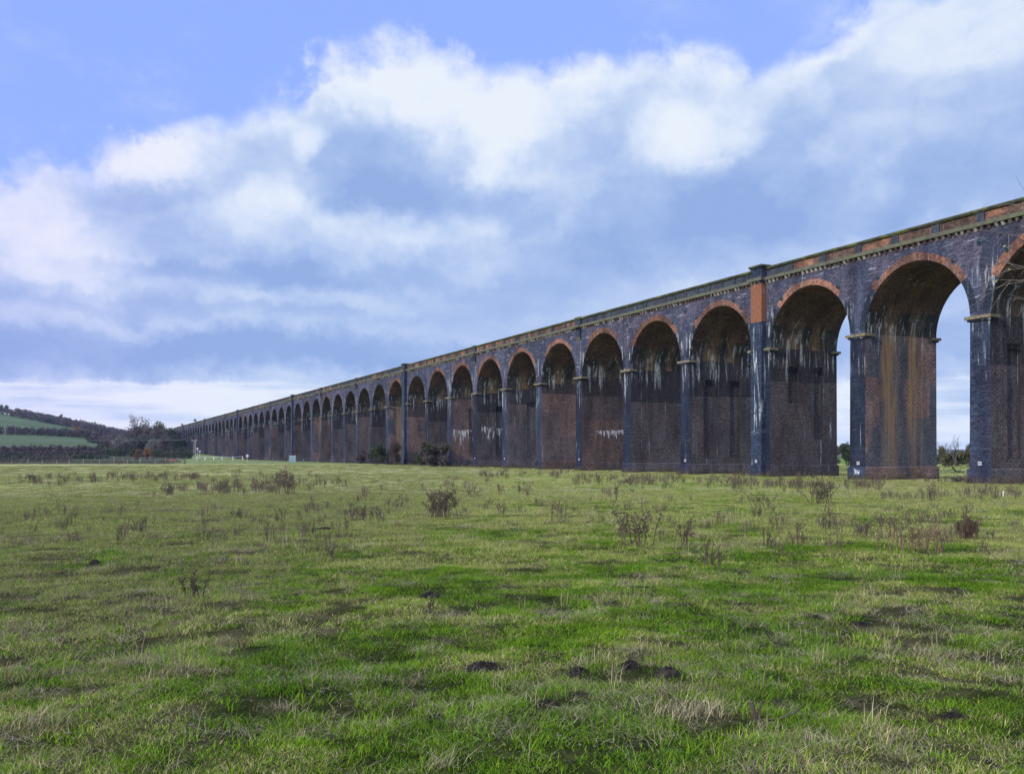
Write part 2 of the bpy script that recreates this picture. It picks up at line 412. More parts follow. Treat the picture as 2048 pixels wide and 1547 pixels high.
def parapet_meshes(x0, x1, n):
    """parapet wall with n recessed panels: wall, one panel, coping"""
    wall, cop = MB(), MB()
    dw = .85 if n <= 3 else .36
    p = (x1 - x0) / n
    wall.box(x0, x1, .145, .5, ZC1, ZP, 0)
    spots = []
    for i in range(n + 1):
        c = x0 + i * p
        wall.box(max(x0, c - dw / 2), min(x1, c + dw / 2), .02, .144, ZC1, ZP, 0)
        if i < n: spots.append((c + dw / 2, c + p - dw / 2))
    wall.box(x0, x1, W - .5, W - .05, ZC1, ZP, 0)
    k = max(1, int((x1 - x0) / 2.3))
    for i in range(k):
        a, c = x0 + (x1 - x0) * i / k, x0 + (x1 - x0) * (i + 1) / k
        jz = random.uniform(-.012, .012)
        cop.box(a + .004, c - .004, -.13, .62, ZP + jz, ZCOP + jz, 0)
    cop.box(x0, x1, -.05, .55, ZP - .09, ZP - .02, 0)
    cop.box(x0, x1, W - .62, W + .1, ZP, ZCOP, 0)
    pans = []
    for a, c in spots:
        m = MB(); m.box(a + .004, c - .004, .115, .143, ZC1 + .012, ZP - .095, 0)
        pans.append(m)
    return wall, pans, cop

def pier_mesh(t, recess, mats):
    b = MB(); h, hb = t / 2, t / 2 + .06
    zt, zb = Z0, -.6
    b.quad((-hb, 0, zb), (hb, 0, zb), (h, 0, zt), (-h, 0, zt), 0)
    b.quad((hb, W, zb), (-hb, W, zb), (-h, W, zt), (h, W, zt), 0)
    b.quad((-hb, W, zb), (-hb, 0, zb), (-h, 0, zt), (-h, W, zt), 1)
    X = lambda z: hb + (h - hb) * (z - zb) / (zt - zb)
    ys = [0.]; 
    for r in recess: ys += [r[0], r[1]]
    ys.append(W)
    zl = sorted({zb, zt, *[q for r in recess for q in r[2:4]]})
    for i in range(len(ys) - 1):
        for j in range(len(zl) - 1):
            y0, y1, z0, z1 = ys[i], ys[i + 1], zl[j], zl[j + 1]
            rc = [r for r in recess if r[0] == y0 and r[1] == y1 and r[2] <= z0 and r[3] >= z1]
            if rc: continue
            b.quad((X(z0), y0, z0), (X(z0), y1, z0), (X(z1), y1, z1), (X(z1), y0, z1), 1)
    for y0, y1, z0, z1 in recess:
        dpt = .17
        for za, zc in ((z0, z1 - .5), (z1 - .42, z1)):
            xa, xc = X(za), X(zc); g = min(xa, xc) - dpt
            b.quad((g, y0, za), (g, y1, za), (g, y1, zc), (g, y0, zc), 1)
            b.quad((xa, y0, za), (g, y0, za), (g, y0, zc), (xc, y0, zc), 2)
            b.quad((g, y1, za), (xa, y1, za), (xc, y1, zc), (g, y1, zc), 2)
            b.quad((xc, y0, zc), (g, y0, zc), (g, y1, zc), (xc, y1, zc), 2)
            b.quad((g, y0, za), (xa, y0, za), (xa, y1, za), (g, y1, za), 2)
        xa, xc = X(z1 - .5), X(z1 - .42)
        b.quad((xa - .05, y0, z1 - .5), (xa - .05, y1, z1 - .5), (xc - .05, y1, z1 - .42), (xc - .05, y0, z1 - .42), 1)
    return b.mesh('pier', mats)

def impost_mesh(t, rear):
    b = MB(); h = t / 2
    if not rear:
        b.box(-h - .34, h + .34, -.34, .85, Z0 - .24, Z0 + .02, 0)
        b.box(-h - .17, h + .17, -.17, .68, Z0 - .42, Z0 - .242, 1)
    else:
        b.box(-h - .34, h + .34, W - .85, W + .34, Z0 - .24, Z0 + .02, 0)
        b.box(-h - .17, h + .17, W - .68, W + .17, Z0 - .42, Z0 - .242, 1)
    return b.mesh('impost', [M['impost'], M['face']])

def plinth_mesh(t, sidem):
    b = MB(); h = t / 2 + .22
    b.box(-h, h, -.16, W + .16, -.8, 1.2, 0)
    b.m[-3] = 1; b.m[-1] = 1
    b.taper((-h, h, -.16, W + .16), (-h + .14, h - .14, -.02, W + .02), 1.202, 1.27, 2)
    b.m[-3] = 1; b.m[-1] = 1
    return b.mesh('plinth', [M['face'], sidem, M['face']])

RECESS_TWO = [(2.1, 3.75, 2.05, 11.95), (6.2, 7.8, 2.05, 11.95)]
RECESS_KING = [(2.6, 4.0, 8.2, 12.4), (6.3, 7.6, 4.2, 12.4)]
RECESS_ONE = [(4.0, 5.6, 2.2, 11.9)]
impost_f = {PT: impost_mesh(PT, 0), KT: impost_mesh(KT, 0)}
impost_r = {PT: impost_mesh(PT, 1), KT: impost_mesh(KT, 1)}
tie = MB()
tie.tube([(0, .02, 0), (0, -.03, 0), (0, -.035, 0), (0, -.09, 0), (0, -.10, 0), (0, -.20, 0)], [.33, .33, .29, .17, .07, .06], 16)
tie_me = tie.mesh('tie_plate', M['iron'], True)
plate = MB(); plate.box(-.18, .18, -.03, 0, -.16, .16, 0)
for a, c, z0, z1 in ((-.13, -.02, .05, .09), (-.13, -.09, -.09, .04), (-.02, .03, -.09, .09), (.06, .12, -.02, .02), (.09, .13, -.09, -.03), (.06, .13, .05, .09)):
    plate.box(a, c, -.034, -.0305, z0, z1, 1)
plate_me = plate.mesh('number_plate', [M['plate'], M['ink']])
capb = MB()
capb.box(-1.12, 1.12, -.86, .62, ZCOP + .08, ZCOP + .26, 0); capb.box(-1.02, 1.02, -.76, .58, ZCOP - .06, ZCOP + .078, 1)
cap_me = capb.mesh('pilaster_cap', [M['coping'], M['face']])
def pilaster_mesh(m):
    b = MB(); h = .925
    b.box(-h, h, -.65, -.002, 1.28, ZC0 - .001, 0)
    b.box(-h - .14, h + .14, -.80, -.161, -.8, 1.28, 0)
    b.box(-h - .02, h + .02, -.66, .3, ZC1 + .001, ZC1 + .22, 0)
    b.box(-h, h, -.64, .3, ZC1 + .222, ZCOP - .062, 0)
    return b.mesh('pilaster', m)
pil_me = {True: pilaster_mesh(M['king_face']), False: pilaster_mesh(M['king_plain'])}
pcb = MB(); pcb.box(-1.2, 1.2, -.98, -.361, ZC0, ZC1, 0)
for i in range(3):
    xc = -.62 + i * .62
    pcb.taper((xc - .14, xc + .14, -.72, -.66), (xc - .15, xc + .15, -.9, -.66), ZC0 - .3, ZC0 - .002, 1)
pcor_me = pcb.mesh('pilaster_cornice', [M['stone'], M['dentil']])
brb = MB(); brb.box(-.72, .72, -.30, -.002, 20.5, ZC0 - .36, 0)
brb.taper((-.5, .5, -.05, -.002), (-.74, .74, -.31, -.002), 19.95, 20.498, 1)
br_me = brb.mesh('corbel_pilaster', [M['face'], M['stone']])
btb = MB(); btb.box(-.75, .75, -.30, .145, ZC1 + .001, ZP - .095, 0); btb.box(-.85, .85, -.40, .64, ZP - .09, ZCOP + .06, 1); btb.box(-.85, .85, -.62, -.361, ZC0, ZC1, 2)
bt_me = btb.mesh('corbel_block', [M['panel_blue'], M['coping'], M['stone']])

pier_cache = {}
for i, (s, kind, k, j) in enumerate(piers):
    rel = i - I0                          # 0 = the first king pier in view; negative = nearer
    t = KT if kind == 1 else PT
    rec, sm = [], 'side'
    if rel == -2: rec, sm = RECESS_TWO, 'side_dark'
    elif rel == -1: sm = 'side_ochre'
    elif rel == 0: rec, sm = RECESS_KING, 'side_dark'
    elif rel == 1: rec, sm = RECESS_TWO, 'side_dark'
    elif rel == 2: sm = 'side_dark'
    elif rel == 3: sm = 'side_scrawl'
    elif rel in (5, 6, 7): rec, sm = RECESS_ONE, ('side_dark', 'side_flaked', 'side_white')[rel - 5]
    elif rel > 7: sm = ('side', 'side_dark', 'side_dark', 'side', 'side_ochre', 'side_dark')[(rel * 7) % 6]
    key = (t, tuple(rec), sm)
    if key not in pier_cache:
        pier_cache[key] = (pier_mesh(t, rec, [M['face'], M[sm], M['slot']]), plinth_mesh(t, M[sm]))
    p = part('king_pier' if kind == 1 else 'pier', pier_cache[key][0], s)
    sub('impost', impost_f[t], p); sub('impost', impost_r[t], p); sub('plinth', pier_cache[key][1], p)
    if rel in (-2, -1, 0, 1, 3, 5, 6, 11, 14, 17, 19):
        q = sub('number_plate', plate_me, p); q.location = (0, -.66 if kind == 1 else -.006, 1.72)
        if rel == -1: q.location = (.1, -.008, 1.62)
    if kind == 1:
        pl = sub('pilaster', pil_me[rel == 0], p); sub('pilaster_cap', cap_me, p); sub('pilaster_cornice', pcor_me, p)
    if kind == 2:
        sub('corbel_pilaster', br_me, p); sub('corbel_block', bt_me, p)
    if -3 < rel < 3:
        offs = {-2: (-2.65, 0, 2.65), -1: (-2.65, 2.65), 0: (-3.5, 3.5, 4.9), 1: (-2.4, 0, 2.8), 2: (-2.6, 0)}[rel]
        for o_ in offs:
            q = sub('tie_plate', tie_me, p); q.location = (-o_, 0, 20.7 if o_ in (0, 4.9) else 19.55)
    if rel == -1:                          # painted pier mark on the plinth
        b = MB()
        def stroke(pts, w=.021):
            for (x0, z0), (x1, z1) in zip(pts, pts[1:]):
                d = Vector((x1 - x0, 0, z1 - z0)); nn = Vector((-d.z, 0, d.x)).normalized() * w; e = d.normalized() * w * .6
                a, c = Vector((x0, 0, z0)) - e, Vector((x1, 0, z1)) + e
                b.quad(a - nn, c - nn, c + nn, a + nn)
        stroke([(-.33, .50), (-.22, .54), (-.16, .44), (-.25, .31), (-.15, .22), (-.17, .06), (-.30, .03)])
        stroke([(-.07, .46), (-.11, .16), (.07, .20)]); stroke([(.04, .42), (.02, -.04)])
        stroke([(.16, .44), (.19, .04), (.26, .28), (.31, .05), (.37, .42)])
        g = sub('pier_mark', b.mesh('pier_mark', M['paint']), p); g.location = (.02, -.165, .5)

ring_cache = [ring_mesh(32, 140, 1), ring_mesh(44, 136, 2), ring_mesh(50, 132, 3), ring_mesh(38, 150, 4)]
haunch = {(1, 32): haunch_mesh(1, 32), (-1, 40): haunch_mesh(-1, 40)}
span_cache, par_cache = {}, {}
RED = {-3: 'r', -2: 'r', -1: 'm', 0: 'b', 1: 'b', 2: 'b', 3: 'r', 4: 'r', 5: 'r', 6: 'r', 7: 'r', 8: 'r', 9: 'm', 10: 'r', 11: 'm', 12: 'b', 13: 'm', 14: 'r', 15: 'm'}
for i in range(len(piers) - 1):
    (s0, k0, *_), (s1, k1, *_) = piers[i], piers[i + 1]
    rel = i - I0                           # arch rel lies beyond pier rel
    c = .5 * (s0 + (KT if k0 == 1 else PT) / 2 + s1 - (KT if k1 == 1 else PT) / 2)
    hl, hr = (KT if k1 == 1 else PT) / 2, (KT if k0 == 1 else PT) / 2
    key = (hl, hr)
    if key not in span_cache:
        span_cache[key] = (span_mesh(hl, hr), cornice_mesh(-RAD - hl, RAD + hr))
    a = part('arch', span_cache[key][0], c)
    if rel < 8 or rel in (9, 14, 25, 31):
        sub('brick_ring', ring_cache[(rel * 3) % 4 if rel != -2 else 0], a)
    if rel < 3:
        sub('haunch_ring', haunch[(1, 32)], a); sub('haunch_ring', haunch[(-1, 40)], a)
    part('cornice', span_cache[key][1], c)
    n = 6 if rel in (0, 1, 2) else 3
    pk = key + (n,)
    if pk not in par_cache:
        wl, pans, cp = parapet_meshes(-RAD - hl, RAD + hr, n)
        par_cache[pk] = (wl.mesh('parapet', M['panel_blue']), [[pm.mesh('panel', M[q]) for q in ('panel_red', 'panel_blue')] for pm in pans], cp.mesh('coping', M['coping']))
    w = part('parapet', par_cache[pk][0], c)
    mode = RED.get(rel, random.choice('bbbmr'))
    for pm in par_cache[pk][1]:
        sub('panel', pm[0 if mode == 'r' or (mode == 'm' and random.random() < .6) else 1], w)
    sub('coping', par_cache[pk][2], w)

# ------------------------------------------------------------------ ground
def pasture_colour(nt, p, fine=True):
    big = NOISE(nt, p, .05, 4, .55)
    mid = NOISE(nt, p, .62, 5, .62)
    sml = NOISE(nt, p, 3.2, 4, .7)
    sx = ND(nt, 'ShaderNodeSeparateXYZ', {0: p})
    dry = MA(nt, 'ADD', MA(nt, 'MULTIPLY', big, .5), MA(nt, 'ADD', MA(nt, 'MULTIPLY', mid, .75), MA(nt, 'MULTIPLY', sml, .45)))
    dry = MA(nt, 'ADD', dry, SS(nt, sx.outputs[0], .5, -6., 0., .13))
    dry = MA(nt, 'ADD', dry, SS(nt, sx.outputs[1], 9., 36., -.025, .085))  # greener near, paler mid-field: foreground cloud shade and the sunlit patch put into colour
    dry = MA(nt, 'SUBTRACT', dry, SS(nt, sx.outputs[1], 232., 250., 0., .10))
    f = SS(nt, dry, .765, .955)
    return f, mid, sml

def ground_mat():
    m, nt, bs = newmat('pasture_ground')
    p = POS(nt)
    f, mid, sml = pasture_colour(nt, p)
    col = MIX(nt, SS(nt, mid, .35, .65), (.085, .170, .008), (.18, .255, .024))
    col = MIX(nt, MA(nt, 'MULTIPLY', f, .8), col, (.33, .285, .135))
    mud = SS(nt, NOISE(nt, p, .9, 5, .7), .63, .72)
    col = MIX(nt, MA(nt, 'MULTIPLY', mud, .75), col, (.055, .042, .030))
    sp = SS(nt, NOISE(nt, p, 9., 4, .75), .3, .7, .55, 1.4)
    col = MIX(nt, 1., col, ND(nt, 'ShaderNodeCombineColor', {0: sp, 1: sp, 2: sp}).outputs[0], 'MULTIPLY')
    th = SS(nt, VM(nt, 'LENGTH', p), 20., 90.)            # thatch and soil between the blades, darkened to paint in foreground shade
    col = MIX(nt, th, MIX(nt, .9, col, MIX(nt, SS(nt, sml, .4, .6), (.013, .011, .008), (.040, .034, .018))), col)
    sz = ND(nt, 'ShaderNodeSeparateXYZ', {0: p})
    sc_ = MA(nt, 'MULTIPLY', SS(nt, MA(nt, 'ADD', sz.outputs[0], MA(nt, 'MULTIPLY', sz.outputs[1], .345)), 0., -6.), SS(nt, sz.outputs[1], 236., 246.))
    col = MIX(nt, MA(nt, 'MULTIPLY', sc_, .85), col, MIX(nt, SS(nt, NOISE(nt, p, .12, 4, .7), .4, .6), (.036, .027, .027), (.066, .052, .036)))
    rank = SS(nt, sz.outputs[1], 233., 250.)            # ranker, darker sward beyond the fence
    col = MIX(nt, rank, col, (.55, .66, .6), 'MULTIPLY')
    hf = SS(nt, sz.outputs[1], 560., 600.)           # the sown fields on the hill
    hc = MIX(nt, SS(nt, NOISE(nt, SCALED(nt, p, (.01, .045, 0)), 1., 3, .6), .4, .6), (.052, .078, .036), (.082, .098, .054))
    col = MIX(nt, hf, col, hc)
    nt.links.new(col, bs.inputs['Base Color']); bs.inputs['Roughness'].default_value = .95
    bs.inputs['Specular IOR Level'].default_value = 0.
    bp = ND(nt, 'ShaderNodeBump', {'Strength': .8, 'Distance': .16, 'Height': NOISE(nt, p, 9., 6, .75)})
    nt.links.new(bp.outputs[0], bs.inputs['Normal'])
    return m
M['ground'] = ground_mat()

def build_ground():
    th = [R(a) for a in np.arange(-40, 40.01, .4)] + [R(a) for a in range(46, 320, 6)]
    rs = [.3] + list(np.geomspace(1.2, 110, 210)) + list(np.geomspace(113, 400, 60)) + list(np.linspace(420, 1500, 75)) + list(np.geomspace(1600, 5600, 14))
    vs, fs = [], []
    for r_ in rs:
        for t in th:
            x, y = r_ * math.sin(t), r_ * math.cos(t)
            vs.append((x, y, gh(x, y)))
    n = len(th)
    for a in range(len(rs) - 1):
        for b in range(n):
            c = (b + 1) % n
            fs.append((a * n + b, a * n + c, (a + 1) * n + c, (a + 1) * n + b))
    fs.append(tuple(range(n))[::-1])
    me = bpy.data.meshes.new('ground'); me.from_pydata(vs, [], fs)
    me.materials.append(M['ground']); me.polygons.foreach_set('use_smooth', [True] * len(fs)); me.update()
    if me.polygons[0].normal.z < 0: me.flip_normals()
    tag(link('ground', me), kind='structure')
build_ground()

def build_hills():
    """blue hills on the skyline beyond the viaduct"""
    b = MB(); n = 60
    rows = []
    for Y, hh in ((3000, 0), (3300, 18), (3800, 34), (4400, 38)):
        row = []
        for i in range(n + 1):
            x = -700 + 3600 * i / n
            row.append((x, Y, -2 + hh * (.75 + .2 * math.sin(x * .0031) + .1 * math.sin(x * .011 + 1))))
        rows.append(row)
    for a, c in zip(rows, rows[1:]):
        for i in range(n): b.quad(a[i], a[i + 1], c[i + 1], c[i])
    tag(b.build('hills', plain_mat('far_woodland', (.035, .045, .04), (.06, .07, .055), .02), smoothed=True), kind='structure')
build_hills()

# ------------------------------------------------------------------ grass
def blade(b, x, y, z, h, w, ang, bend, m=0):
    dx, dy = math.cos(ang), math.sin(ang)
    px, py = -dy * w / 2, dx * w / 2
    m1 = (x + dx * bend * .3, y + dy * bend * .3, z + h * .55)
    tp = (x + dx * bend, y + dy * bend, z + h)
    i = len(b.v)
    b.v += [(x - px, y - py, z), (x + px, y + py, z), (m1[0] + px * .8, m1[1] + py * .8, m1[2]), (m1[0] - px * .8, m1[1] - py * .8, m1[2]), tp]
    b.f += [(i, i + 1, i + 2, i + 3), (i + 3, i + 2, i + 4)]; b.m += [m, m]

def grass_mat(name, greens, straw, dryb):
    m, nt, bs = newmat(name)
    p = POS(nt)
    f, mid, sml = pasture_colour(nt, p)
    rnd = nt.nodes.new('ShaderNodeObjectInfo').outputs['Random']
    isl = nt.nodes.new('ShaderNodeNewGeometry').outputs['Random Per Island']
    col = MIX(nt, SS(nt, mid, .32, .68), greens[0], greens[1])
    col = MIX(nt, MA(nt, 'MULTIPLY', SS(nt, isl, .55, .95), .6), col, greens[2])
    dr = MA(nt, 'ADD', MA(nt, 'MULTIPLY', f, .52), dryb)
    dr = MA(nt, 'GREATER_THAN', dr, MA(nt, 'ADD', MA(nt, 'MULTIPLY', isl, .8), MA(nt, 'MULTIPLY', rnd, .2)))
    st = MIX(nt, MA(nt, 'FRACT', MA(nt, 'MULTIPLY', isl, 7.3)), straw[0], straw[1])
    sx_ = ND(nt, 'ShaderNodeSeparateXYZ', {0: p}).outputs[0]
    st = MIX(nt, SS(nt, MA(nt, 'ADD', sx_, MA(nt, 'MULTIPLY', mid, 4.)), 3., -5., 0., .65), st, (.165, .115, .085))
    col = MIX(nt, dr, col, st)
    bv = MA(nt, 'MULTIPLY', SS(nt, MA(nt, 'FRACT', MA(nt, 'MULTIPLY', isl, 13.7)), 0., 1., .62, 1.34), SS(nt, rnd, 0., 1., .72, 1.24))
    col = MIX(nt, 1., col, ND(nt, 'ShaderNodeCombineColor', {0: bv, 1: bv, 2: bv}).outputs[0], 'MULTIPLY')
    nt.links.new(col, bs.inputs['Base Color']); bs.inputs['Roughness'].default_value = .8; bs.inputs['Specular IOR Level'].default_value = .04
    tr = ND(nt, 'ShaderNodeBsdfTranslucent', {'Color': col})
    mx = ND(nt, 'ShaderNodeMixShader', {0: .3, 1: bs.outputs[0], 2: tr.outputs[0]})
    nt.links.new(mx.outputs[0], nt.nodes['Material Output'].inputs['Surface'])
    return m
M['grass'] = grass_mat('green_grass', ((.054, .140, .004), (.125, .225, .008), (.225, .265, .026)), ((.46, .39, .16), (.27, .21, .092)), .035)
M['straw'] = grass_mat('dry_grass', ((.12, .13, .04), (.16, .15, .06), (.2, .17, .08)), ((.36, .31, .18), (.21, .165, .09)), .75)

def tuft_mesh(name, n, rad, hmin, hmax, w, lean, mat, seed, flat=0):
    r_ = random.Random(seed); b = MB()
    for _ in range(n):
        q = rad * math.sqrt(r_.random()); t = r_.uniform(0, 2 * PI)
        h = r_.uniform(hmin, hmax)
        a = r_.uniform(0, 2 * PI)
        blade(b, q * math.cos(t), q * math.sin(t), -.015, h * (1 - flat * r_.random()), w * r_.uniform(.7, 1.3), a, h * lean * r_.uniform(.2, 1.3))
    me = b.mesh(name, mat)
    return bpy.data.objects.new(name, me)

def litter_mesh(seed):
    r_ = random.Random(seed); b = MB()
    for _ in range(9):
        x, y = r_.gauss(0, .09), r_.gauss(0, .09); q = r_.uniform(.008, .02); t = r_.uniform(0, 3.1)
        dx, dy = q * math.cos(t), q * math.sin(t); z = r_.uniform(.015, .05)
        b.quad((x - dx, y - dy, z), (x + dy * .5, y - dx * .5, z + r_.uniform(-.006, .01)), (x + dx, y + dy, z + r_.uniform(-.01, .015)), (x - dy * .5, y + dx * .5, z))
    return bpy.data.objects.new('litter', b.mesh('litter', M['litter']))
M['litter'] = plain_mat('withered_leaves', (.08, .06, .05), (.14, .12, .10), 60, .9)
tufts = [tuft_mesh('tuft', 95, .20, .02, .055, .0042, .9, M['grass'], 1), tuft_mesh('tuft', 95, .20, .02, .065, .0042, 1., M['grass'], 2),
         tuft_mesh('tuft', 75, .15, .03, .09, .0044, 1., M['grass'], 3), tuft_mesh('tuft', 75, .16, .03, .10, .0044, 1.1, M['grass'], 4),
         tuft_mesh('tuft', 44, .15, .03, .10, .0042, 1.7, M['straw'], 5, .6), tuft_mesh('tuft', 40, .20, .03, .10, .0040, 2.4, M['straw'], 6, .7),
         tuft_mesh('tuft', 4, .14, .14, .30, .0042, .8, M['straw'], 7), litter_mesh(8)]

def lattice(seed):
    g = np.random.default_rng(seed).random((256, 256))
    def f(x, y, sc):
        x, y = np.asarray(x) * sc, np.asarray(y) * sc
        tot, amp, nrm = 0, 1., 0
        for o in range(4):
            xi, yi = np.floor(x).astype(int), np.floor(y).astype(int); fx, fy = x - xi, y - yi
            fx, fy = fx * fx * (3 - 2 * fx), fy * fy * (3 - 2 * fy)
            q = lambda a, b: g[(xi + a) & 255, (yi + b) & 255]
            tot = tot + amp * ((q(0, 0) * (1 - fx) + q(1, 0) * fx) * (1 - fy) + (q(0, 1) * (1 - fx) + q(1, 1) * fx) * fy)
            nrm += amp; amp *= .55; x, y = x * 2.03 + 17, y * 2.03 + 5
        return tot / nrm
    return f
HILLOCKS = []      # (x, y, r): bare soil, no grass
def grass_points():
    rg = np.random.default_rng(3)
    n1, n2 = lattice(11), lattice(12)
    P, SCL, IDX, ROT, ZSC = [], [], [], [], []
    for d0, d1, rho, sc in ((2.2, 9, 105, .85), (9, 16, 62, 1.), (16, 30, 28, 1.35), (30, 62, 9.5, 2.0), (62, 120, 2.6, 3.0), (120, 230, .6, 4.6)):
        half = 1.15 if d1 <= 9 else .95 if d1 <= 16 else .74 if d1 <= 30 else .66
        n = int(rho * half * (d1 * d1 - d0 * d0))
        d = np.sqrt(rg.uniform(d0 * d0, d1 * d1, n)); a = rg.uniform(-half, half, n)
        xs, ys = d * np.sin(a), d * np.cos(a)
        side = xs * NRM.x + ys * NRM.y
        F1 = n1(xs, ys, .75) - .5 + .5 * (n2(xs, ys, .16) - .5); F2 = n2(xs + 31, ys - 12, 2.3) - .5
        for x, y, s_, f, f2 in zip(xs, ys, side, F1, F2):
            if D - .4 < s_ < D + W + .4:
                continue
            if any((x - hx) ** 2 + (y - hy) ** 2 < hr * hr for hx, hy, hr in HILLOCKS): continue
            f += .10 * smooth(0, -7, x) * smooth(30, 6, y)
            trod = .06 * smooth(1.5, 5, x) * smooth(13, 7, y)          # trodden near corner
            q = rg.random()
            bare = f2 - trod < (-.125 if y < 18 else -.17)  # more gaps close by: foreground cloud shade put into the sward, besides mud spots
            if bare and q < .88: continue
            if f > .10: k = (2, 3, 4, 2, 3, 5, 4)[int(q * 7)] if q > .04 else 6
            elif f > -.02: k = (0, 1, 2, 3, 1, 5, 2, 0)[int(q * 8)] if q > .010 else 6
            else: k = (0, 1, 0, 1, 2, 1)[int(q * 6)]
            if y < 14 and rg.random() < .014 + trod * 1.2: k = 7
            if bare: k = (5, 7, 0, 5)[int(rg.random() * 4)]
            P.append((x, y, gh(x, y))); IDX.append(k); z_ = rg.uniform(.75, 1.3)
            SCL.append(sc * z_); ZSC.append(sc ** .55 * z_ * (1.2 if f > .12 else .85) * (.66 + .34 * smooth(8, 22, y))); ROT.append(rg.uniform(0, 6.283))
    return P, SCL, IDX, ROT, ZSC

def scatter(name, pts, scl, idx, rot, sources, zsc=None):
    me = bpy.data.meshes.new(name); me.from_pydata(pts, [], [])
    at_ = me.attributes
    for nm, ty, vals in (('sc', 'FLOAT', scl), ('zs', 'FLOAT', zsc or scl), ('ix', 'INT', idx), ('rz', 'FLOAT', rot)):
        a = at_.new(nm, ty, 'POINT'); a.data.foreach_set('value', vals)
    o = link(name, me)
    ng = bpy.data.node_groups.new(name + '_spread', 'GeometryNodeTree')
    ng.interface.new_socket('Geometry', in_out='INPUT', socket_type='NodeSocketGeometry')
    ng.interface.new_socket('Geometry', in_out='OUTPUT', socket_type='NodeSocketGeometry')
    gi, go = ng.nodes.new('NodeGroupInput'), ng.nodes.new('NodeGroupOutput')
    g2i = ng.nodes.new('GeometryNodeGeometryToInstance')
    for s in reversed(sources):
        oi = ng.nodes.new('GeometryNodeObjectInfo'); oi.inputs['Object'].default_value = s
        g1 = ng.nodes.new('GeometryNodeGeometryToInstance')
        ng.links.new(oi.outputs['Geometry'], g1.inputs[0])
        if 'jn' not in locals(): jn = ng.nodes.new('GeometryNodeJoinGeometry')
        ng.links.new(g1.outputs[0], jn.inputs[0])
    iop = ng.nodes.new('GeometryNodeInstanceOnPoints'); iop.inputs['Pick Instance'].default_value = True
    def attr(nm, ty):
        a = ng.nodes.new('GeometryNodeInputNamedAttribute'); a.data_type = ty; a.inputs['Name'].default_value = nm
        return a.outputs['Attribute']
    cx = ng.nodes.new('ShaderNodeCombineXYZ'); ng.links.new(attr('rz', 'FLOAT'), cx.inputs[2])
    ng.links.new(gi.outputs[0], iop.inputs['Points']); ng.links.new(jn.outputs[0], iop.inputs['Instance'])
    ng.links.new(attr('ix', 'INT'), iop.inputs['Instance Index']); ng.links.new(cx.outputs[0], iop.inputs['Rotation'])
    cs = ng.nodes.new('ShaderNodeCombineXYZ'); sc_ = attr('sc', 'FLOAT')
    ng.links.new(sc_, cs.inputs[0]); ng.links.new(sc_, cs.inputs[1]); ng.links.new(attr('zs', 'FLOAT'), cs.inputs[2])
    ng.links.new(cs.outputs[0], iop.inputs['Scale'])
    ng.links.new(iop.outputs[0], go.inputs[0])
    md = o.modifiers.new('spread', 'NODES'); md.node_group = ng
    return o

# ------------------------------------------------------------------ molehills, weeds and litter on the pasture
M['soil'] = plain_mat('dark_soil', (.007, .0055, .005), (.022, .017, .014), 22, 1., (.036, .028, .02), 6)
def molehill(px, py, wpx, hf, label, seed):
    c = at(px, py); r_ = random.Random(seed)
    rad = wpx * .56 * c.y / F; hf *= .8
    HILLOCKS.append((c.x, c.y - rad * .45, rad * 1.25))
    b = MB(); n, k = 26, 9
    ph = [r_.uniform(0, 6) for _ in range(6)]
    for j in range(k + 1):
        q = j / k
        for i in range(n):
            t = 2 * PI * i / n
            rr = rad * (1 - q) * (1 + .18 * math.sin(2 * t + ph[0]) + .13 * math.sin(3 * t + ph[2]) + .09 * math.sin(7 * t + ph[1]) + .08 * r_.uniform(-1, 1))
            x, y = rr * math.cos(t), rr * math.sin(t)
            z = -.05 + (hf * rad + .05) * (1 - (1 - q) ** 2.4) * (1 + .2 * math.sin(2 * t + ph[3]) * (1 - q) + .22 * r_.uniform(-1, 1) * (q < 1))
            b.v.append((x, y, z))
    for j in range(k):
        for i in range(n):
            a0, a1 = j * n + i, j * n + (i + 1) % n
            b.f.append((a0, a1, a1 + n, a0 + n)); b.m.append(0)
    for _ in range(230):      # crumbs of soil
        t, q = r_.uniform(0, 6.28), r_.random() ** .6 * 1.25
        x, y = rad * 1.05 * q * math.cos(t), rad * 1.05 * q * math.sin(t); z = hf * rad * max(0, 1 - q ** 1.6) + r_.uniform(-.004, .02)
        s = rad * r_.uniform(.03, .13)
        pts = [(x + s * r_.uniform(-1, 1), y + s * r_.uniform(-1, 1), z + s * r_.uniform(-.3, 1)) for _ in range(4)]
        for f in ((0, 1, 2), (0, 2, 3), (0, 3, 1), (1, 3, 2)): b.tri(*[pts[u] for u in f])
    o = b.build('molehill', M['soil'], None, c)
    return tag(o, label, 'molehill', 'molehills in the pasture')
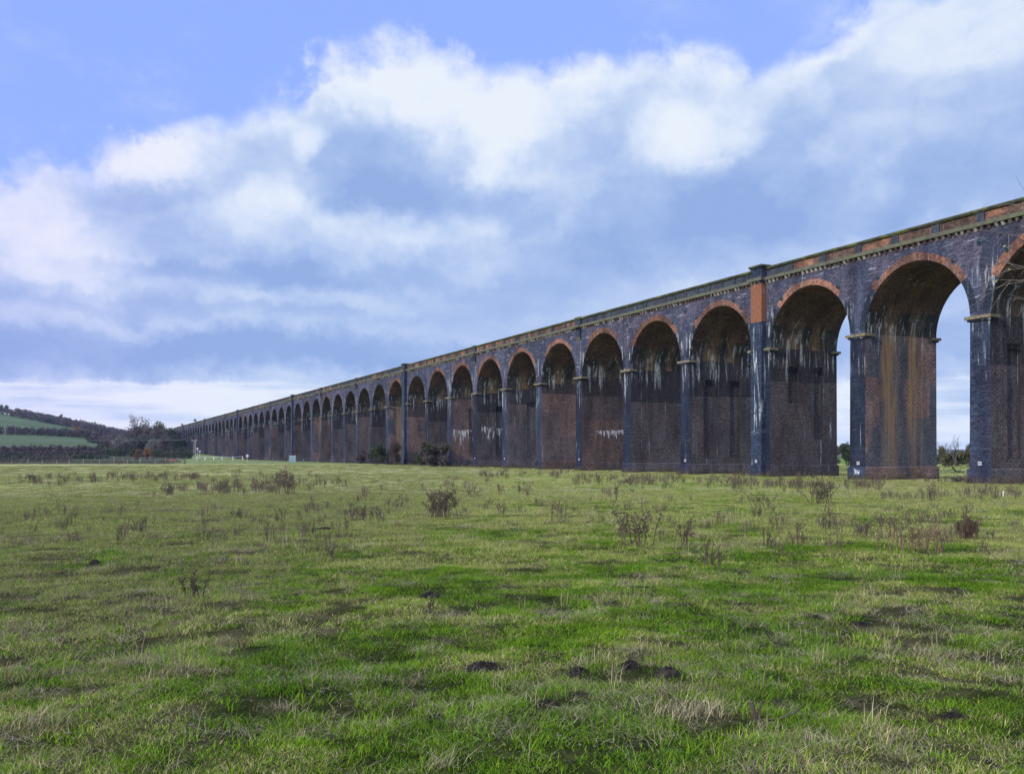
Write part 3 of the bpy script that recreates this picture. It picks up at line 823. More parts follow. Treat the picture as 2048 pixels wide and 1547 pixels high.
for i, a in enumerate([
    (190, 1131, 30, .75, 'lone black molehill far over in the pasture below the wooded hill'),
    (968, 1337, 62, .42, 'wide smooth black molehill with a pale stalk standing in front of it'),
    (1156, 1346, 50, .38, 'flat molehill with brown dry grass over its top, middle of the row of four'),
    (1262, 1337, 44, .7, 'tallest roundest molehill in the row of four'),
    (1336, 1350, 54, .55, 'molehill at the end of the row of four, under a grassy tuft'),
    (1099, 1411, 36, .6, 'small crumbly molehill in front of the row of four'),
    (1156, 1389, 28, .25, 'low bluish patch of soil just behind the small crumbly molehill'),
    (860, 1194, 38, .5, 'molehill beside a thin upright dead stalk in mid pasture'),
    (1086, 1209, 32, .55, 'small dark molehill alone behind the row of four'),
    (866, 1442, 44, .3, 'flattened broken molehill nearest the camera in the dark green grass'),
    (1632, 1237, 30, .35, 'small low molehill with two lumps in the grass before the rust stained pier'),
    (1722, 1248, 30, .25, 'flat thin molehill beside the one with two lumps'),
    (652, 1059, 34, .25, 'long flat molehill in the pale mid field in front of the arches'),
    (1905, 1432, 46, .3, 'broad muddy molehill in the trodden corner of the pasture'),
]): molehill(*a, seed=i)

M['weed'] = plain_mat('dead_weed', (.060, .044, .030), (.115, .086, .058), 14, .9, rnd=.3)
M['weed_red'] = plain_mat('russet_weed', (.085, .054, .036), (.15, .10, .066), 14, .9, rnd=.3)
def weed_mesh(h, spread, n, seed, dense=1., lean=.25):
    b = MB(); r_ = random.Random(seed)
    for _ in range(n):
        x, y = r_.gauss(0, spread * .4), r_.gauss(0, spread * .3)
        hh = h * r_.uniform(.45, 1.)
        lx, ly = r_.gauss(0, lean) * hh, r_.gauss(0, lean * .8) * hh
        p0, p1, p2 = (x, y, -.05), (x + lx * .4, y + ly * .4, hh * .55), (x + lx, y + ly, hh)
        rr = .0075 + h * .006
        b.tube([p0, p1, p2], [rr, rr * .8, rr * .4], 4)
        for _ in range(int(9 * dense * r_.uniform(.6, 1.4))):      # twigs with withered heads
            q = r_.uniform(.35, 1.)
            bx, by, bz = x + lx * q, y + ly * q, hh * q
            t = r_.uniform(0, 6.28); l = h * r_.uniform(.06, .2)
            ex, ey, ez = bx + l * .7 * math.cos(t), by + l * .7 * math.sin(t), bz + l * r_.uniform(.2, .9)
            b.tube([(bx, by, bz), (ex, ey, ez)], [rr * .5, rr * .35], 3)
            for _ in range(2):
                s = h * r_.uniform(.008, .020)
                qx, qy, qz = ex + r_.gauss(0, s), ey + r_.gauss(0, s), ez + r_.gauss(0, s)
                b.quad((qx - s, qy, qz - s), (qx + s, qy + s * .5, qz - s * .4), (qx + s * .6, qy, qz + s * 1.5), (qx - s * .7, qy - s * .4, qz + s))
    return b
WG = 'dead weeds standing in the pasture'
for i, (px, py, hpx, wpx, n, dense, lean, label) in enumerate([
    (1275, 1091, 68, 46, 9, 1.6, .3, 'bushy dead weed with splayed stems in open grass before the recessed piers'),
    (1369, 1091, 50, 26, 6, 1.2, .15, 'slim upright dead weed standing beside the bushy splayed one'),
    (1937, 1078, 42, 34, 26, 2.2, .1, 'dense dark russet weed clump like a small barrel'),
    (1932, 1076, 66, 8, 2, 1., .05, 'single tall stalk rising over the dense barrel shaped weed'),
    (1840, 1100, 54, 100, 22, 1.1, .12, 'wide stand of upright brown stalks before the rust stained pier'),
    (1765, 1075, 44, 60, 7, .9, .12, 'thin scatter of stalks beside the wide stand of upright brown stalks'),
    (1640, 1008, 42, 44, 14, 1.4, .4, 'dark leaning weed tangle in front of the king pier with the orange top'),
    (1525, 1016, 36, 44, 9, 1., .6, 'low weed with long stems fallen sideways before the king pier'),
    (884, 1036, 56, 56, 20, 1.4, .3, 'broad brown weed bush in the middle of the bright pasture'),
    (727, 1038, 26, 60, 18, 1.2, .3, 'low dark spread of weeds in the pasture below the distant arches'),
    (570, 989, 46, 46, 18, 1.3, .2, 'tall brown weed clump before the fence and pale cabinet'),
    (62, 966, 20, 30, 10, 1.2, .2, 'dark weed clump near the pasture edge under the hill'),
    (1232, 1001, 34, 10, 3, 1.4, .05, 'single stiff upright weed in front of the plain brown pier wall'),
    (1660, 1060, 34, 40, 8, .8, .3, 'pale thin weed between the leaning tangle and the upright stalks'),
    (1722, 1072, 30, 34, 8, .9, .25, 'small weed just in front of the thin scatter of stalks'),
    (1418, 1132, 44, 36, 8, .9, .4, 'straggling weed over brown litter in front of the slim upright one'),
    (392, 1196, 54, 26, 4, 1.6, .3, 'crooked dark dead stalk leaning over in the near grass'),
    (661, 1116, 36, 14, 4, 1.1, .2, 'thin dark stalks in mid pasture behind the crooked leaning stalk'),
    (862, 1226, 42, 6, 2, .9, .08, 'thin single dead stalk by a molehill'),
    (1860, 1003, 34, 30, 7, .9, .2, 'weeds close to the pier with the painted mark'),
    (1000, 990, 26, 20, 5, 1., .15, 'short pair of weeds in the pasture before the whitened pier'),
    (1115, 1042, 42, 24, 4, .9, .1, 'sparse upright stalks right of the broad brown weed bush'),
    (285, 1050, 16, 40, 10, .9, .5, 'flattened dark weed litter before the long weed row'),
]):
    c = at(px, py); k = c.y / F
    b = weed_mesh(hpx * k * 1.12, wpx * k * .75, int(n * 1.5), 40 + i, dense, lean)
    o = b.build('dead_weed', M['weed_red' if i in (2, 3, 4) else 'weed'], None, c)
    tag(o, label, 'dead weed', WG)

# broken stump and straw tussock in the near grass
def stump():
    c = at(1517, 1441); k = c.y / F; b = MB()
    b.tube([(-.02, 0, -.05), (-.035, 0, 22 * k), (-.05, 0, 40 * k)], [.020, .017, .012], 7)
    b.tube([(.0, .0, -.05), (.01, .02, 20 * k), (.03, .02, 40 * k)], [.014, .011, .005], 6)
    b.tube([(.0, .03, 0), (.12, -.02, .02), (.24, .02, .05), (.30, .05, .09)], [.009, .008, .006, .003], 5)
    tag(b.build('broken_stump', M['weed'], None, c), 'short broken woody stump with a fallen twig in the near grass', 'stump')
stump()
def tussock(px, py, wpx, hpx, n, label, seed):
    c = at(px, py); k = c.y / F; r_ = random.Random(seed); b = MB()
    for _ in range(n):
        x, y = r_.gauss(0, wpx * k * .27), r_.gauss(0, wpx * k * .16)
        h = hpx * k * r_.uniform(.3, 1.1)
        blade(b, x, y, -.02, h * r_.uniform(.6, 1), .0048 * r_.uniform(.6, 1.2), r_.gauss(.2, 1.3), h * r_.uniform(.2, 1.3))
    tag(b.build('straw_tussock', M['straw'], None, c), label, 'grass tussock', 'straw tussocks in the pasture')
tussock(1385, 1428, 150, 52, 330, 'wide pale straw tussock beside the broken stump', 1)
tussock(875, 1535, 70, 62, 90, 'upright straw tussock at the very front of the pasture', 2)
tussock(70, 1452, 120, 62, 120, 'loose straw and brown bracken tussock in the darkest near corner', 3)
tussock(560, 1418, 80, 30, 120, 'low straw tussock in the dark green near grass', 4)
tussock(330, 1545, 60, 60, 14, 'few long pale stalks standing alone at the front edge', 5)
tussock(1180, 1325, 60, 40, 60, 'thin straw tussock behind the flat molehill of the row', 6)

# ------------------------------------------------------------------ trees, bushes, hedges
def leaf_cloud(b, blobs, n, s0, s1, seed, up=.3, m=0):
    """many small twig and leaf faces through a crown's volume; blobs: (x, y, z, rx, ry, rz)"""
    r_ = random.Random(seed)
    wts = [q[3] * q[4] * q[5] for q in blobs]
    for _ in range(n):
        q = r_.choices(blobs, wts)[0]
        d = Vector((r_.gauss(0, 1), r_.gauss(0, 1), r_.gauss(0, 1))).normalized()
        rad = r_.random() ** .42 * r_.uniform(.85, 1.08)
        c = Vector((q[0] + d.x * q[3] * rad, q[1] + d.y * q[4] * rad, q[2] + d.z * q[5] * rad))
        if c.z < .03: c.z = r_.uniform(.03, .3)
        s = r_.uniform(s0, s1)
        a = Vector((r_.gauss(0, 1), r_.gauss(0, 1), r_.gauss(0, 1) + up * 2)).normalized() * s
        w = a.orthogonal().normalized(); w.rotate(Matrix.Rotation(r_.uniform(0, 6.28), 3, a.normalized())); w *= s * r_.uniform(.25, .6)
        b.quad(c - a - w * .4, c - a * .2 + w, c + a + w * .3, c + a * .1 - w, m)

def branching(b, twigs, p, d, L, rad, lev, r_, spread=.5, up=.12):
    """recursive limb: tubes for limbs, thin strips for twigs"""
    q = p + d * L
    mid = p + d * (L * .5) + Vector((r_.gauss(0, .04), r_.gauss(0, .04), 0)) * L
    if lev >= 1: b.tube([p, mid, q], [rad, rad * .82, rad * .66], 6 if lev > 3 else 4)
    else:
        w = d.orthogonal().normalized() * max(rad * 1.1, .016)
        twigs.quad(p - w, p + w, mid + w * .7, mid - w * .7); twigs.tri(mid - w * .7, mid + w * .7, q)
        return
    for _ in range(r_.choice((2, 3, 3)) if lev > 1 else 4):
        nd = (d + Vector((r_.gauss(0, spread), r_.gauss(0, spread), r_.gauss(0, spread * .8) + up))).normalized()
        st = q if r_.random() < .65 else mid
        branching(b, twigs, st, nd, L * r_.uniform(.62, .86), rad * .58, lev - 1, r_, spread, up)

BARK = plain_mat('grey_bark', (.045, .040, .036), (.085, .075, .065), 6, .95)
TWIG = plain_mat('winter_twigs', (.055, .044, .042), (.085, .068, .060), 3, .95)
CROWN = {'brown': plain_mat('brown_winter_crown', (.066, .052, .054), (.115, .086, .078), .5, .95, (.075, .078, .045), trans=.2),
         'dark': plain_mat('dark_green_crown', (.030, .046, .028), (.062, .078, .042), .6, .95, (.07, .058, .048), trans=.2),
         'olive': plain_mat('olive_crown', (.070, .072, .034), (.115, .110, .052), .6, .95, trans=.2),
         'orange': plain_mat('russet_crown', (.15, .075, .035), (.22, .115, .05), .8, .95, trans=.2),
         'grey': plain_mat('grey_willow_crown', (.10, .096, .080), (.16, .15, .12), .8, .95, trans=.2),
         'purple': plain_mat('purple_hedge_crown', (.058, .042, .050), (.098, .066, .066), .5, .95, (.048, .055, .036), trans=.2)}

def bare_tree(H, seed, lev=5, spread=.46, trunk=.30, up=.14):
    r_ = random.Random(seed); b, tw = MB(), MB()
    L0 = H * trunk
    branching(b, tw, Vector((0, 0, -.2)), Vector((r_.gauss(0, .04), 0, 1)).normalized(), L0, H * .022, lev, r_, spread, up)
    return b, tw

def crown_tree(H, Wd, seed, n, leaf, base=.12):
    """a dense tree: short trunk and limbs, crown of lumps with gaps"""
    r_ = random.Random(seed); tr, cr = MB(), MB()
    tr.tube([(0, 0, -.3), (r_.gauss(0, .1), 0, H * .25), (r_.gauss(0, .3), 0, H * .5)], [H * .02, H * .016, H * .008], 6)
    blobs = []
    for _ in range(11):
        t = r_.uniform(0, 6.28); q = r_.random() ** .5
        hz = r_.uniform(base, .86)
        wr = math.sin(PI * min(1, (hz + .12) / 1.05)) ** .6
        x, y = Wd * .36 * q * wr * math.cos(t), Wd * .36 * q * wr * math.sin(t)
        s = r_.uniform(.13, .2)
        blobs.append((x, y, H * hz, Wd * s * 1.25, Wd * s * 1.25, H * s * .8))
        tr.tube([(0, 0, H * .22), (x * .6, y * .6, H * hz * .8), (x, y, H * hz)], [H * .008, H * .005, H * .002], 4)
    blobs.append((0, 0, H * (.46 + base * .4), Wd * .42, Wd * .42, H * (.44 - base * .3)))
    for _ in range(3): blobs.append((r_.gauss(0, Wd * .12), r_.gauss(0, Wd * .1), H * r_.uniform(.78, .9), Wd * .17, Wd * .17, H * .11))
    leaf_cloud(cr, blobs, n, leaf * .6, leaf * 1.4, seed + 1)
    for _ in range(n // 10):       # stray shoots break the outline
        q = r_.choice(blobs); d = Vector((r_.gauss(0, 1), r_.gauss(0, 1), abs(r_.gauss(0, 1)))).normalized()
        c = Vector((q[0] + d.x * q[3], q[1] + d.y * q[4], q[2] + d.z * q[5])); e = c + d * leaf * r_.uniform(1, 3)
        w = d.orthogonal().normalized() * leaf * .12
        cr.tri(c - w, c + w, e)
    return tr, cr

def plant(name, loc, tr, cr, crm, label, cat, group=None, rz=0, trm=None, crname='crown', trname='trunk'):
    e = empty(name, loc, rz, label, cat, group)
    a = tr.build(trname, trm or BARK, e); c = cr.build(crname, crm, e)
    KIDS[e.name] = [a, c]
    return e

# the wood left of the far end of the viaduct
WOOD = 'trees of the wood at the far end of the viaduct'
def wood_tree(px, Y, top, wpx, mat, label, seed, n=3000, base=.06):
    c = far(px, Y); H = (908 - top) * Y / F + CAMH - c.z; Wd = wpx * Y / F
    tr, cr = crown_tree(H * 1.02, Wd * 1.25, seed, n, .62, base)
    return plant('woodland_tree', c, tr, cr, CROWN[mat], label, 'tree', WOOD, random.uniform(0, 6))
SHARED = 'bare dark tree crowded among the others of the wood beyond the fence'
i = 0
for px, Y, top, wpx, mat, lab in [
    (236, 640, 867, 44, 'brown', SHARED), (256, 630, 864, 44, 'brown', SHARED), (276, 640, 851, 46, 'purple', SHARED), (300, 620, 854, 48, 'brown', SHARED), (322, 600, 853, 44, 'brown', SHARED),
    (338, 590, 855, 34, 'dark', 'dark tree closing the wood beside the end of the viaduct parapet'), (318, 625, 843, 40, 'olive', 'tall olive tinted tree highest of the leafy ones in the wood'),
    (349, 640, 860, 28, 'purple', SHARED), (212, 560, 880, 30, 'purple', SHARED), (262, 560, 876, 36, 'brown', SHARED), (344, 560, 872, 28, 'dark', SHARED), (288, 565, 874, 34, 'dark', SHARED), (360, 600, 876, 26, 'dark', SHARED),
    (240, 520, 873, 38, 'grey', 'pale grey willow with round crown at the front of the wood'), (312, 520, 878, 40, 'grey', 'grey brown bush like tree in the front of the wood near the wire'), (330, 515, 876, 30, 'brown', SHARED),
    (222, 700, 868, 44, 'brown', SHARED), (196, 720, 872, 40, 'purple', SHARED), (292, 700, 849, 54, 'brown', SHARED), (205, 530, 889, 22, 'dark', SHARED)]:
    wood_tree(px, Y, top, wpx, mat, lab, 100 + i); i += 1
c = far(281, 620); Hh = (908 - 843) * 620 / F + 2
b, tw = bare_tree(Hh, 5, 6, .42, .30, .16)
crb = MB(); leaf_cloud(crb, [(0, 0, Hh * .8, 7, 7, 4.5), (-4, 0, Hh * .68, 5, 5, 4), (4, 0, Hh * .7, 5, 5, 4)], 420, .3, .8, 9)
crb.v += tw.v; off = len(crb.v) - len(tw.v); crb.f += [tuple(q + off for q in f) for f in tw.f]; crb.m += tw.m
plant('bare_tree', c, b, crb, TWIG, 'tallest bare tree with wide rounded see through crown above the wood', 'tree')

# shrubs before the wood
def shrub(px, Y, top, wpx, mat, label, cat='bush', seed=0, n=900, leaf=.3, group=None, name='bush'):
    c = far(px, Y); H = ((908 - top) * Y / F + CAMH - c.z) * 1.1; Wd = wpx * Y / F * 1.1
    r_ = random.Random(seed); tr, cr = MB(), MB()
    blobs = []
    for _ in range(9):
        t = r_.uniform(0, 6.28); q = r_.random() ** .5 * .34
        hz = r_.uniform(.2, .78)
        x, y = Wd * q * math.cos(t), Wd * q * math.sin(t) * .8
        blobs.append((x, y, H * hz, Wd * r_.uniform(.14, .22), Wd * r_.uniform(.14, .22), H * r_.uniform(.14, .24)))
        tr.tube([(x * .2, y * .2, -.1), (x * .7, y * .7, H * hz * .6), (x, y, H * hz)], [H * .014, H * .01, H * .004], 4)
    leaf_cloud(cr, blobs, n, leaf * .5, leaf * 1.3, seed + 3, .5)
    for _ in range(n // 5):
        q = r_.choice(blobs); d = Vector((r_.gauss(0, 1), r_.gauss(0, 1), abs(r_.gauss(0, 1.2)))).normalized()
        p0 = Vector((q[0] + d.x * q[3] * .6, q[1] + d.y * q[4] * .6, q[2] + d.z * q[5] * .6)); e = p0 + d * H * r_.uniform(.08, .24)
        if e.z < 0: continue
        w = d.orthogonal().normalized() * leaf * .07
        cr.tri(p0 - w, p0 + w, e)
    return plant(name, c, tr, cr, CROWN[mat], label, cat, group, 0, TWIG, 'foliage', 'stem')
shrub(273, 430, 895, 16, 'orange', 'narrow russet bush in the hedge before the wood', seed=1)
shrub(296, 425, 895, 24, 'orange', 'wider round russet bush beside the narrow one before the wood', seed=2)
shrub(368, 400, 892, 40, 'dark', 'dark rounded bush near the foot of the utility pole', seed=3, n=1300)
shrub(152, 842, 851, 28, 'orange', 'round golden brown tree at the tip of the upper hill field', 'tree', 4, 900, .6)

# bushes at the foot of the viaduct
BG = 'bushes against the foot of the viaduct'
shrub(866, 192, 882, 62, 'brown', 'biggest dark bush growing against the viaduct beside the whitened pier', seed=11, n=4600, leaf=.27, group=BG)
shrub(842, 198, 896, 34, 'dark', 'smaller dark bush touching the flank of the biggest one at the viaduct', seed=12, n=1400, leaf=.20, group=BG)
shrub(752, 232, 890, 44, 'dark', 'dark green bush filling one arch foot beyond the second king pier', seed=13, n=2800, leaf=.28, group=BG)
shrub(722, 244, 898, 26, 'purple', 'small purplish bush farthest along the foot of the viaduct', seed=14, n=1000, leaf=.24, group=BG)
shrub(792, 218, 884, 28, 'purple', 'tall reddish bush close in front of the second king pier', seed=15, n=1500, leaf=.22, group=BG)

# bushes and trees seen through the open arches
OP = 'hedge of bushes seen through the open arches'
for k, (px, Y, top, wpx, mat, lab) in enumerate([
    (1894, 182, 896, 26, 'olive', 'olive bush seen through the near open arch against its rust stained pier'),
    (1918, 196, 901, 34, 'dark', 'dark low bush in the middle of the near open arch'),
    (1938, 184, 884, 30, 'olive', 'taller pale green bush by the inner edge of the near open arch'),
    (1966, 188, 892, 40, 'dark', 'dark bush hidden behind the last pier by the picture edge'),
    (1695, 200, 884, 26, 'dark', 'dark bush seen in the narrow gap beside the rust stained pier'),
    (1672, 210, 893, 30, 'brown', 'brown bush seen beyond the narrow gap behind the king pier'),
    (1860, 192, 890, 44, 'dark', 'dark bush standing behind the rust stained pier'),
    (1800, 196, 892, 50, 'brown', 'brown bush hidden behind the middle of the rust stained pier'),
    (1740, 200, 890, 46, 'dark', 'second dark bush hidden behind the rust stained pier')]):
    shrub(px, Y, top, wpx * 1.35, mat, lab, seed=30 + k, n=3000, leaf=.20, group=OP)
for px, Y, top, seed, lab in [(1910, 178, 850, 21, 'fan shaped bare tree framed by the near open arch'), (1887, 205, 858, 22, 'bare tree half hidden by the rust stained pier'), (1697, 200, 868, 23, 'thin bare tree in the narrow gap beside the rust stained pier'), (1952, 205, 872, 24, 'bare tree behind the last pier')]:
    c = far(px, Y); Hh = (908 - top) * Y / F + CAMH
    b, tw = bare_tree(Hh * .95, seed, 6, .38, .26, .2)
    plant('bare_tree', c, b, tw, TWIG, lab, 'tree', 'bare trees seen through the arches')

# hedges and the wood on the hill
def hedge(pts, h, wd, mat, label, seed, per_m=5., leaf=.5, name='hedge', kind=None, jit=.16):
    """pts: ground points along the hedge"""
    r_ = random.Random(seed); b = MB()
    for p, q in zip(pts, pts[1:]):
        L = (q - p).length
        k = max(2, int(L / (wd * .9)))
        for j in range(k):
            c = p.lerp(q, (j + r_.uniform(.3, .7)) / k)
            hh = h * r_.uniform(1 - jit, 1 + jit)
            leaf_cloud(b, [(c.x + r_.gauss(0, wd * .15), c.y + r_.gauss(0, wd * .15), gh(c.x, c.y) + hh * .45, wd * .85, wd * .6, hh * .55)], int(3.2 * per_m * L / k), leaf * .5, leaf * 1.4, r_.random(), .5)
    for v in range(len(b.v)):
        pass
    o = b.build(name, CROWN[mat])
    return tag(o, label, None if kind else 'hedge', None, kind)
HEDGE = lambda Y, xs: [far(px, Y) for px in xs]
hedge([far(px, Y) for px, Y in ((-60, 822), (0, 822), (60, 824), (120, 828), (205, 835), (250, 830))], 7.5, 4.0, 'purple', 'tall purple brown hedge between the two hill fields', 1, 26, .75)
hedge([far(px, Y) for px, Y in ((-60, 503), (0, 503), (100, 505), (212, 508))], 4.0, 3.2, 'purple', 'long dark purplish hedge along the foot of the lower hill field', 2, 22, .55)
hedge([far(px, Y) for px, Y in ((-60, 470), (0, 470), (100, 472), (212, 474))], 2.6, 3.0, 'purple', 'middle of the three dark hedges stacked below the lower hill field', 7, 22, .55)
hedge([far(px, Y) for px, Y in ((-60, 440), (60, 440), (150, 441), (215, 440))], 2.0, 2.6, 'dark', 'low dark green hedge in front of the long purplish one', 3, 20, .5)
hedge([far(px, Y) for px, Y in ((195, 480), (260, 478), (330, 470), (384, 450))], 4.2, 3.0, 'dark', 'dark green hedge below the wood running to the utility pole', 4, 24, .5)
hedge([far(px, Y) for px, Y in ((-40, 330), (40, 335), (95, 338), (140, 335))], 1.9, 2.0, 'brown', 'low brown bramble hedge behind the pasture fence under the hill', 5, 22, .35)
# wood along the ridge
def ridge_wood():
    r_ = random.Random(8); b = MB()
    for _ in range(620):
        px = r_.uniform(-80, 330); u = r_.random()
        Y = 1085 + 260 * u
        if px < 30 and r_.random() < .8: continue
        c = far(px, Y); hh = r_.uniform(6.5, 11)
        leaf_cloud(b, [(c.x, c.y, c.z + hh * .5, r_.uniform(3.5, 6.5), 4, hh * .5)], 90, .6, 1.7, r_.random(), .6)
    tag(b.build('woods', CROWN['purple']), 'dark purple brown wood along the ridge of the hill', None, None, 'stuff')
ridge_wood()
for px, Y, top, wpx, mat, seed, lab in [
    (3, 1190, 808, 9, 'dark', 51, 'ivy clad tree at the very edge of the hilltop'), (13, 1190, 809, 13, 'dark', 52, 'leaning ivy clad tree second along the hilltop'),
    (36, 1190, 815, 20, 'brown', 53, 'round dome shaped tree on the hilltop'), (122, 1210, 827, 11, 'brown', 55, 'small round tree alone above the ridge wood')]:
    c = far(px, Y); H = (908 - top) * Y / F + CAMH - c.z
    tr, cr = crown_tree(H, wpx * Y / F, seed, 420, .7, .3)
    plant('hilltop_tree', c, tr, cr, CROWN[mat], lab, 'tree', 'trees on the hilltop')
c = far(54, 1190); b, tw = bare_tree(((908 - 812) * 1190 / F + 2 - c.z) * .95, 61, 5, .45, .3, .1)
plant('hilltop_tree', c, b, tw, TWIG, 'bare spreading tree leaning away on the hilltop beside the dome shaped one', 'tree', 'trees on the hilltop')
# shrubs growing on the far parapet
for px, s, lab, h in ((376, 650, 'small dark shrub rooted on the far parapet top', 2.2), (361, 735, 'low pale shrub at the very end of the parapet', 1.7)):
    p = NRM * (D + .5) + U * s; b, cr = MB(), MB()
    b.tube([(0, 0, -.1), (.1, 0, h * .4), (0, .1, h * .8)], [.06, .05, .02], 5)
    leaf_cloud(cr, [(0, 0, h * .6, h * .55, h * .4, h * .45)], 160, .15, .4, 5)
    plant('parapet_shrub', (p.x, p.y, ZCOP), b, cr, CROWN['dark' if h > 2 else 'olive'], lab, 'shrub', None, 0, TWIG, 'foliage', 'stem')

# ------------------------------------------------------------------ fences, pole, signs
M['post'] = plain_mat('weathered_post', (.16, .14, .11), (.26, .235, .19), 5, .9, rnd=.2)
M['white_post'] = plain_mat('pale_post', (.55, .55, .52), (.7, .7, .68), 5, .8)
M['wire'] = plain_mat('galvanised_wire', (.13, .135, .15), (.2, .21, .22), 5, .6)
def fence(pxs, Yf, h, w, mat, label, rail=False, name='wire_fence'):
    pts = [far(px, Yf(px)) for px in pxs]
    e = empty(name, pts[0], 0, label, 'fence')
    me = MB(); me.box(-w / 2, w / 2, -w / 2, w / 2, -.3, h, 0); me.taper((-w / 2, w / 2, -w / 2, w / 2), (-w / 4, w / 4, -w / 4, w / 4), h + .001, h + .05, 0)
    pm = me.mesh('post', mat)
    r_ = random.Random(int(abs(pxs[0])) + 3)
    for p in pts:
        o = link('post', pm, e, p - pts[0]); o.rotation_euler = (r_.gauss(0, .03), r_.gauss(0, .04), r_.uniform(0, 1)); o.scale.z = r_.uniform(.88, 1.1)
    for hh, nm, th in (((h * .92, 'rail', .045),) if rail else ((h * .9, 'wire', .014), (h * .6, 'wire', .014), (h * .3, 'wire', .014))):
        b = MB(); b.tube([p - pts[0] + Vector((0, -.06, hh)) for p in pts], [th] * len(pts), 4)
        b.build(nm, mat if rail else M['wire'], e)
px, xs = -60., []
while px < 700:
    xs.append(px); px += random.uniform(24, 33)
fence(xs, lambda q: 226 + .035 * max(0, q), 1.25, .13, M['post'], 'wooden post and wire fence along the far edge of the pasture')
fence([190, 210, 228, 246, 264, 282, 300, 315, 331, 355, 372], lambda q: 345, 1.45, .15, M['post'], 'second post and wire fence behind the first, below the wood')
fence([393, 410, 428, 444, 466, 486], lambda q: 400, 1.5, .26, M['white_post'], 'white post and rail fence under the far arches', True, 'rail_fence')

def pole():
    c = far(389.6, 425); e = empty('utility_pole', c, 0, 'grey double wooden utility pole in front of the far arches', 'pole')
    h = (908 - 879) * 425 / F + CAMH
    for dx in (-.45, .45):
        b = MB(); b.tube([(dx, 0, -.5), (dx * .8, 0, h * .5), (dx * .6, 0, h)], [.17, .15, .12], 8); b.build('pole_shaft', plain_mat('silvered_pole', (.22, .21, .19), (.34, .33, .3), 4, .9, vert=.2) if dx < 0 else bpy.data.materials['silvered_pole'], e)
    b = MB(); b.box(-1.3, 1.0, -.1, -.3, h - .5, h - .3, 0); b.build('crossarm', bpy.data.materials['silvered_pole'], e)
    for dx in (-1.1, .8):
        b = MB(); b.tube([(dx, -.2, h - .3), (dx, -.2, h - .15), (dx, -.2, h - .02)], [.05, .09, .04], 8); b.build('insulator', M['plate'], e)
    a = Vector((c.x - 1.1, c.y - .2, c.z + h - .02)); z = Vector((-330 * 1.0, 440, (908 - 866) * 440 / F + CAMH))
    b = MB(); pts = []
    for i in range(25):
        t = i / 24; q = a.lerp(z, t); q.z -= 1.4 * 4 * t * (1 - t); pts.append(q - a)
    b.tube(pts, [.035] * 25, 4)
    tag(b.build('overhead_wire', M['wire'], None, a), 'single thin overhead wire sagging away from the utility pole across the wood', 'wire')
pole()
def board(px, Y, z0px, wpx, hpx, label, group=None):
    c = far(px, Y); k = Y / F
    e = empty('sign', c, 0, label, 'sign', 'white notice boards by the far arches')
    zt = (908 - z0px) * k + CAMH - c.z
    b = MB(); b.tube([(0, .05, -.4), (0, .05, zt)], [.05, .05], 6); b.build('post', M['white_post'], e)
    b = MB(); b.box(-wpx * k / 2, wpx * k / 2, -.04, 0, zt - hpx * k, zt, 0); b.build('board', M['plate'], e)
board(395, 432, 895, 3.6, 4.2, 'higher white notice board just beside the utility pole')
board(399.5, 418, 901, 4.2, 2.6, 'lower pale notice board on its own post near the utility pole')
board(494.5, 330, 908.5, 5.0, 5.0, 'square white notice board facing the pasture between the pole and pale cabinet')
def cabinet():
    c = far(585, 285); k = 285 / F
    e = empty('steel_cabinet', c, R(12), 'pale blue green steel cabinet standing by the foot of the viaduct', 'cabinet')
    m = plain_mat('pale_teal_paint', (.19, .27, .28), (.27, .36, .36), 2, .6); m2 = plain_mat('grey_teal_paint', (.13, .19, .2), (.2, .27, .28), 2, .6)
    w, h = 13.5 * k, 13 * k
    b = MB(); b.box(-w / 2, w / 2, -.6, .6, -.1, h, 0); b.build('body', m2, e)
    b = MB(); b.taper((-w / 2 - .06, w / 2 + .06, -.68, .68), (-w / 2 + .1, w / 2 - .1, -.5, .5), h + .002, h + .14, 0); b.build('lid', m, e)
    for dx in (-1, 1):
        b = MB(); b.box(min(0, dx * (w / 2 - .08)) + .02, max(0, dx * (w / 2 - .08)) - .02, -.63, -.602, .1, h - .1, 0); b.build('door', m, e)
        b = MB(); b.box(dx * .12 - .03, dx * .12 + .03, -.67, -.632, h * .45, h * .58, 0); b.build('handle', M['iron'], e)
cabinet()
def heap():
    c = far(346, 335); r_ = random.Random(4); b = MB()
    for _ in range(420):
        t, q = r_.uniform(0, 6.28), r_.random() ** .5
        x, y = 2.0 * q * math.cos(t), .9 * q * math.sin(t); z = .75 * (1 - q ** 1.8) * r_.uniform(.5, 1.05)
        s = r_.uniform(.08, .2); a = r_.uniform(0, 3)
        dx, dy = s * math.cos(a), s * math.sin(a)
        P = [Vector((x - dx, y - dy, z)), Vector((x + dx, y + dy, z + r_.uniform(-.1, .1))), Vector((x + dx - dy * .5, y + dy + dx * .5, z + .02)), Vector((x - dx - dy * .5, y - dy + dx * .5, z))]
        up = Vector((0, 0, s * .6))
        for f in ((0, 1, 2, 3),): b.quad(*[P[u] + up for u in f])
        for u in range(4): b.quad(P[u], P[(u + 1) % 4], P[(u + 1) % 4] + up, P[u] + up)
    tag(b.build('rubble_heap', plain_mat('red_rubble', (.24, .095, .065), (.34, .15, .1), 2, .95), None, c), 'low heap of red brick rubble behind the pasture fence', 'rubble heap')
heap()
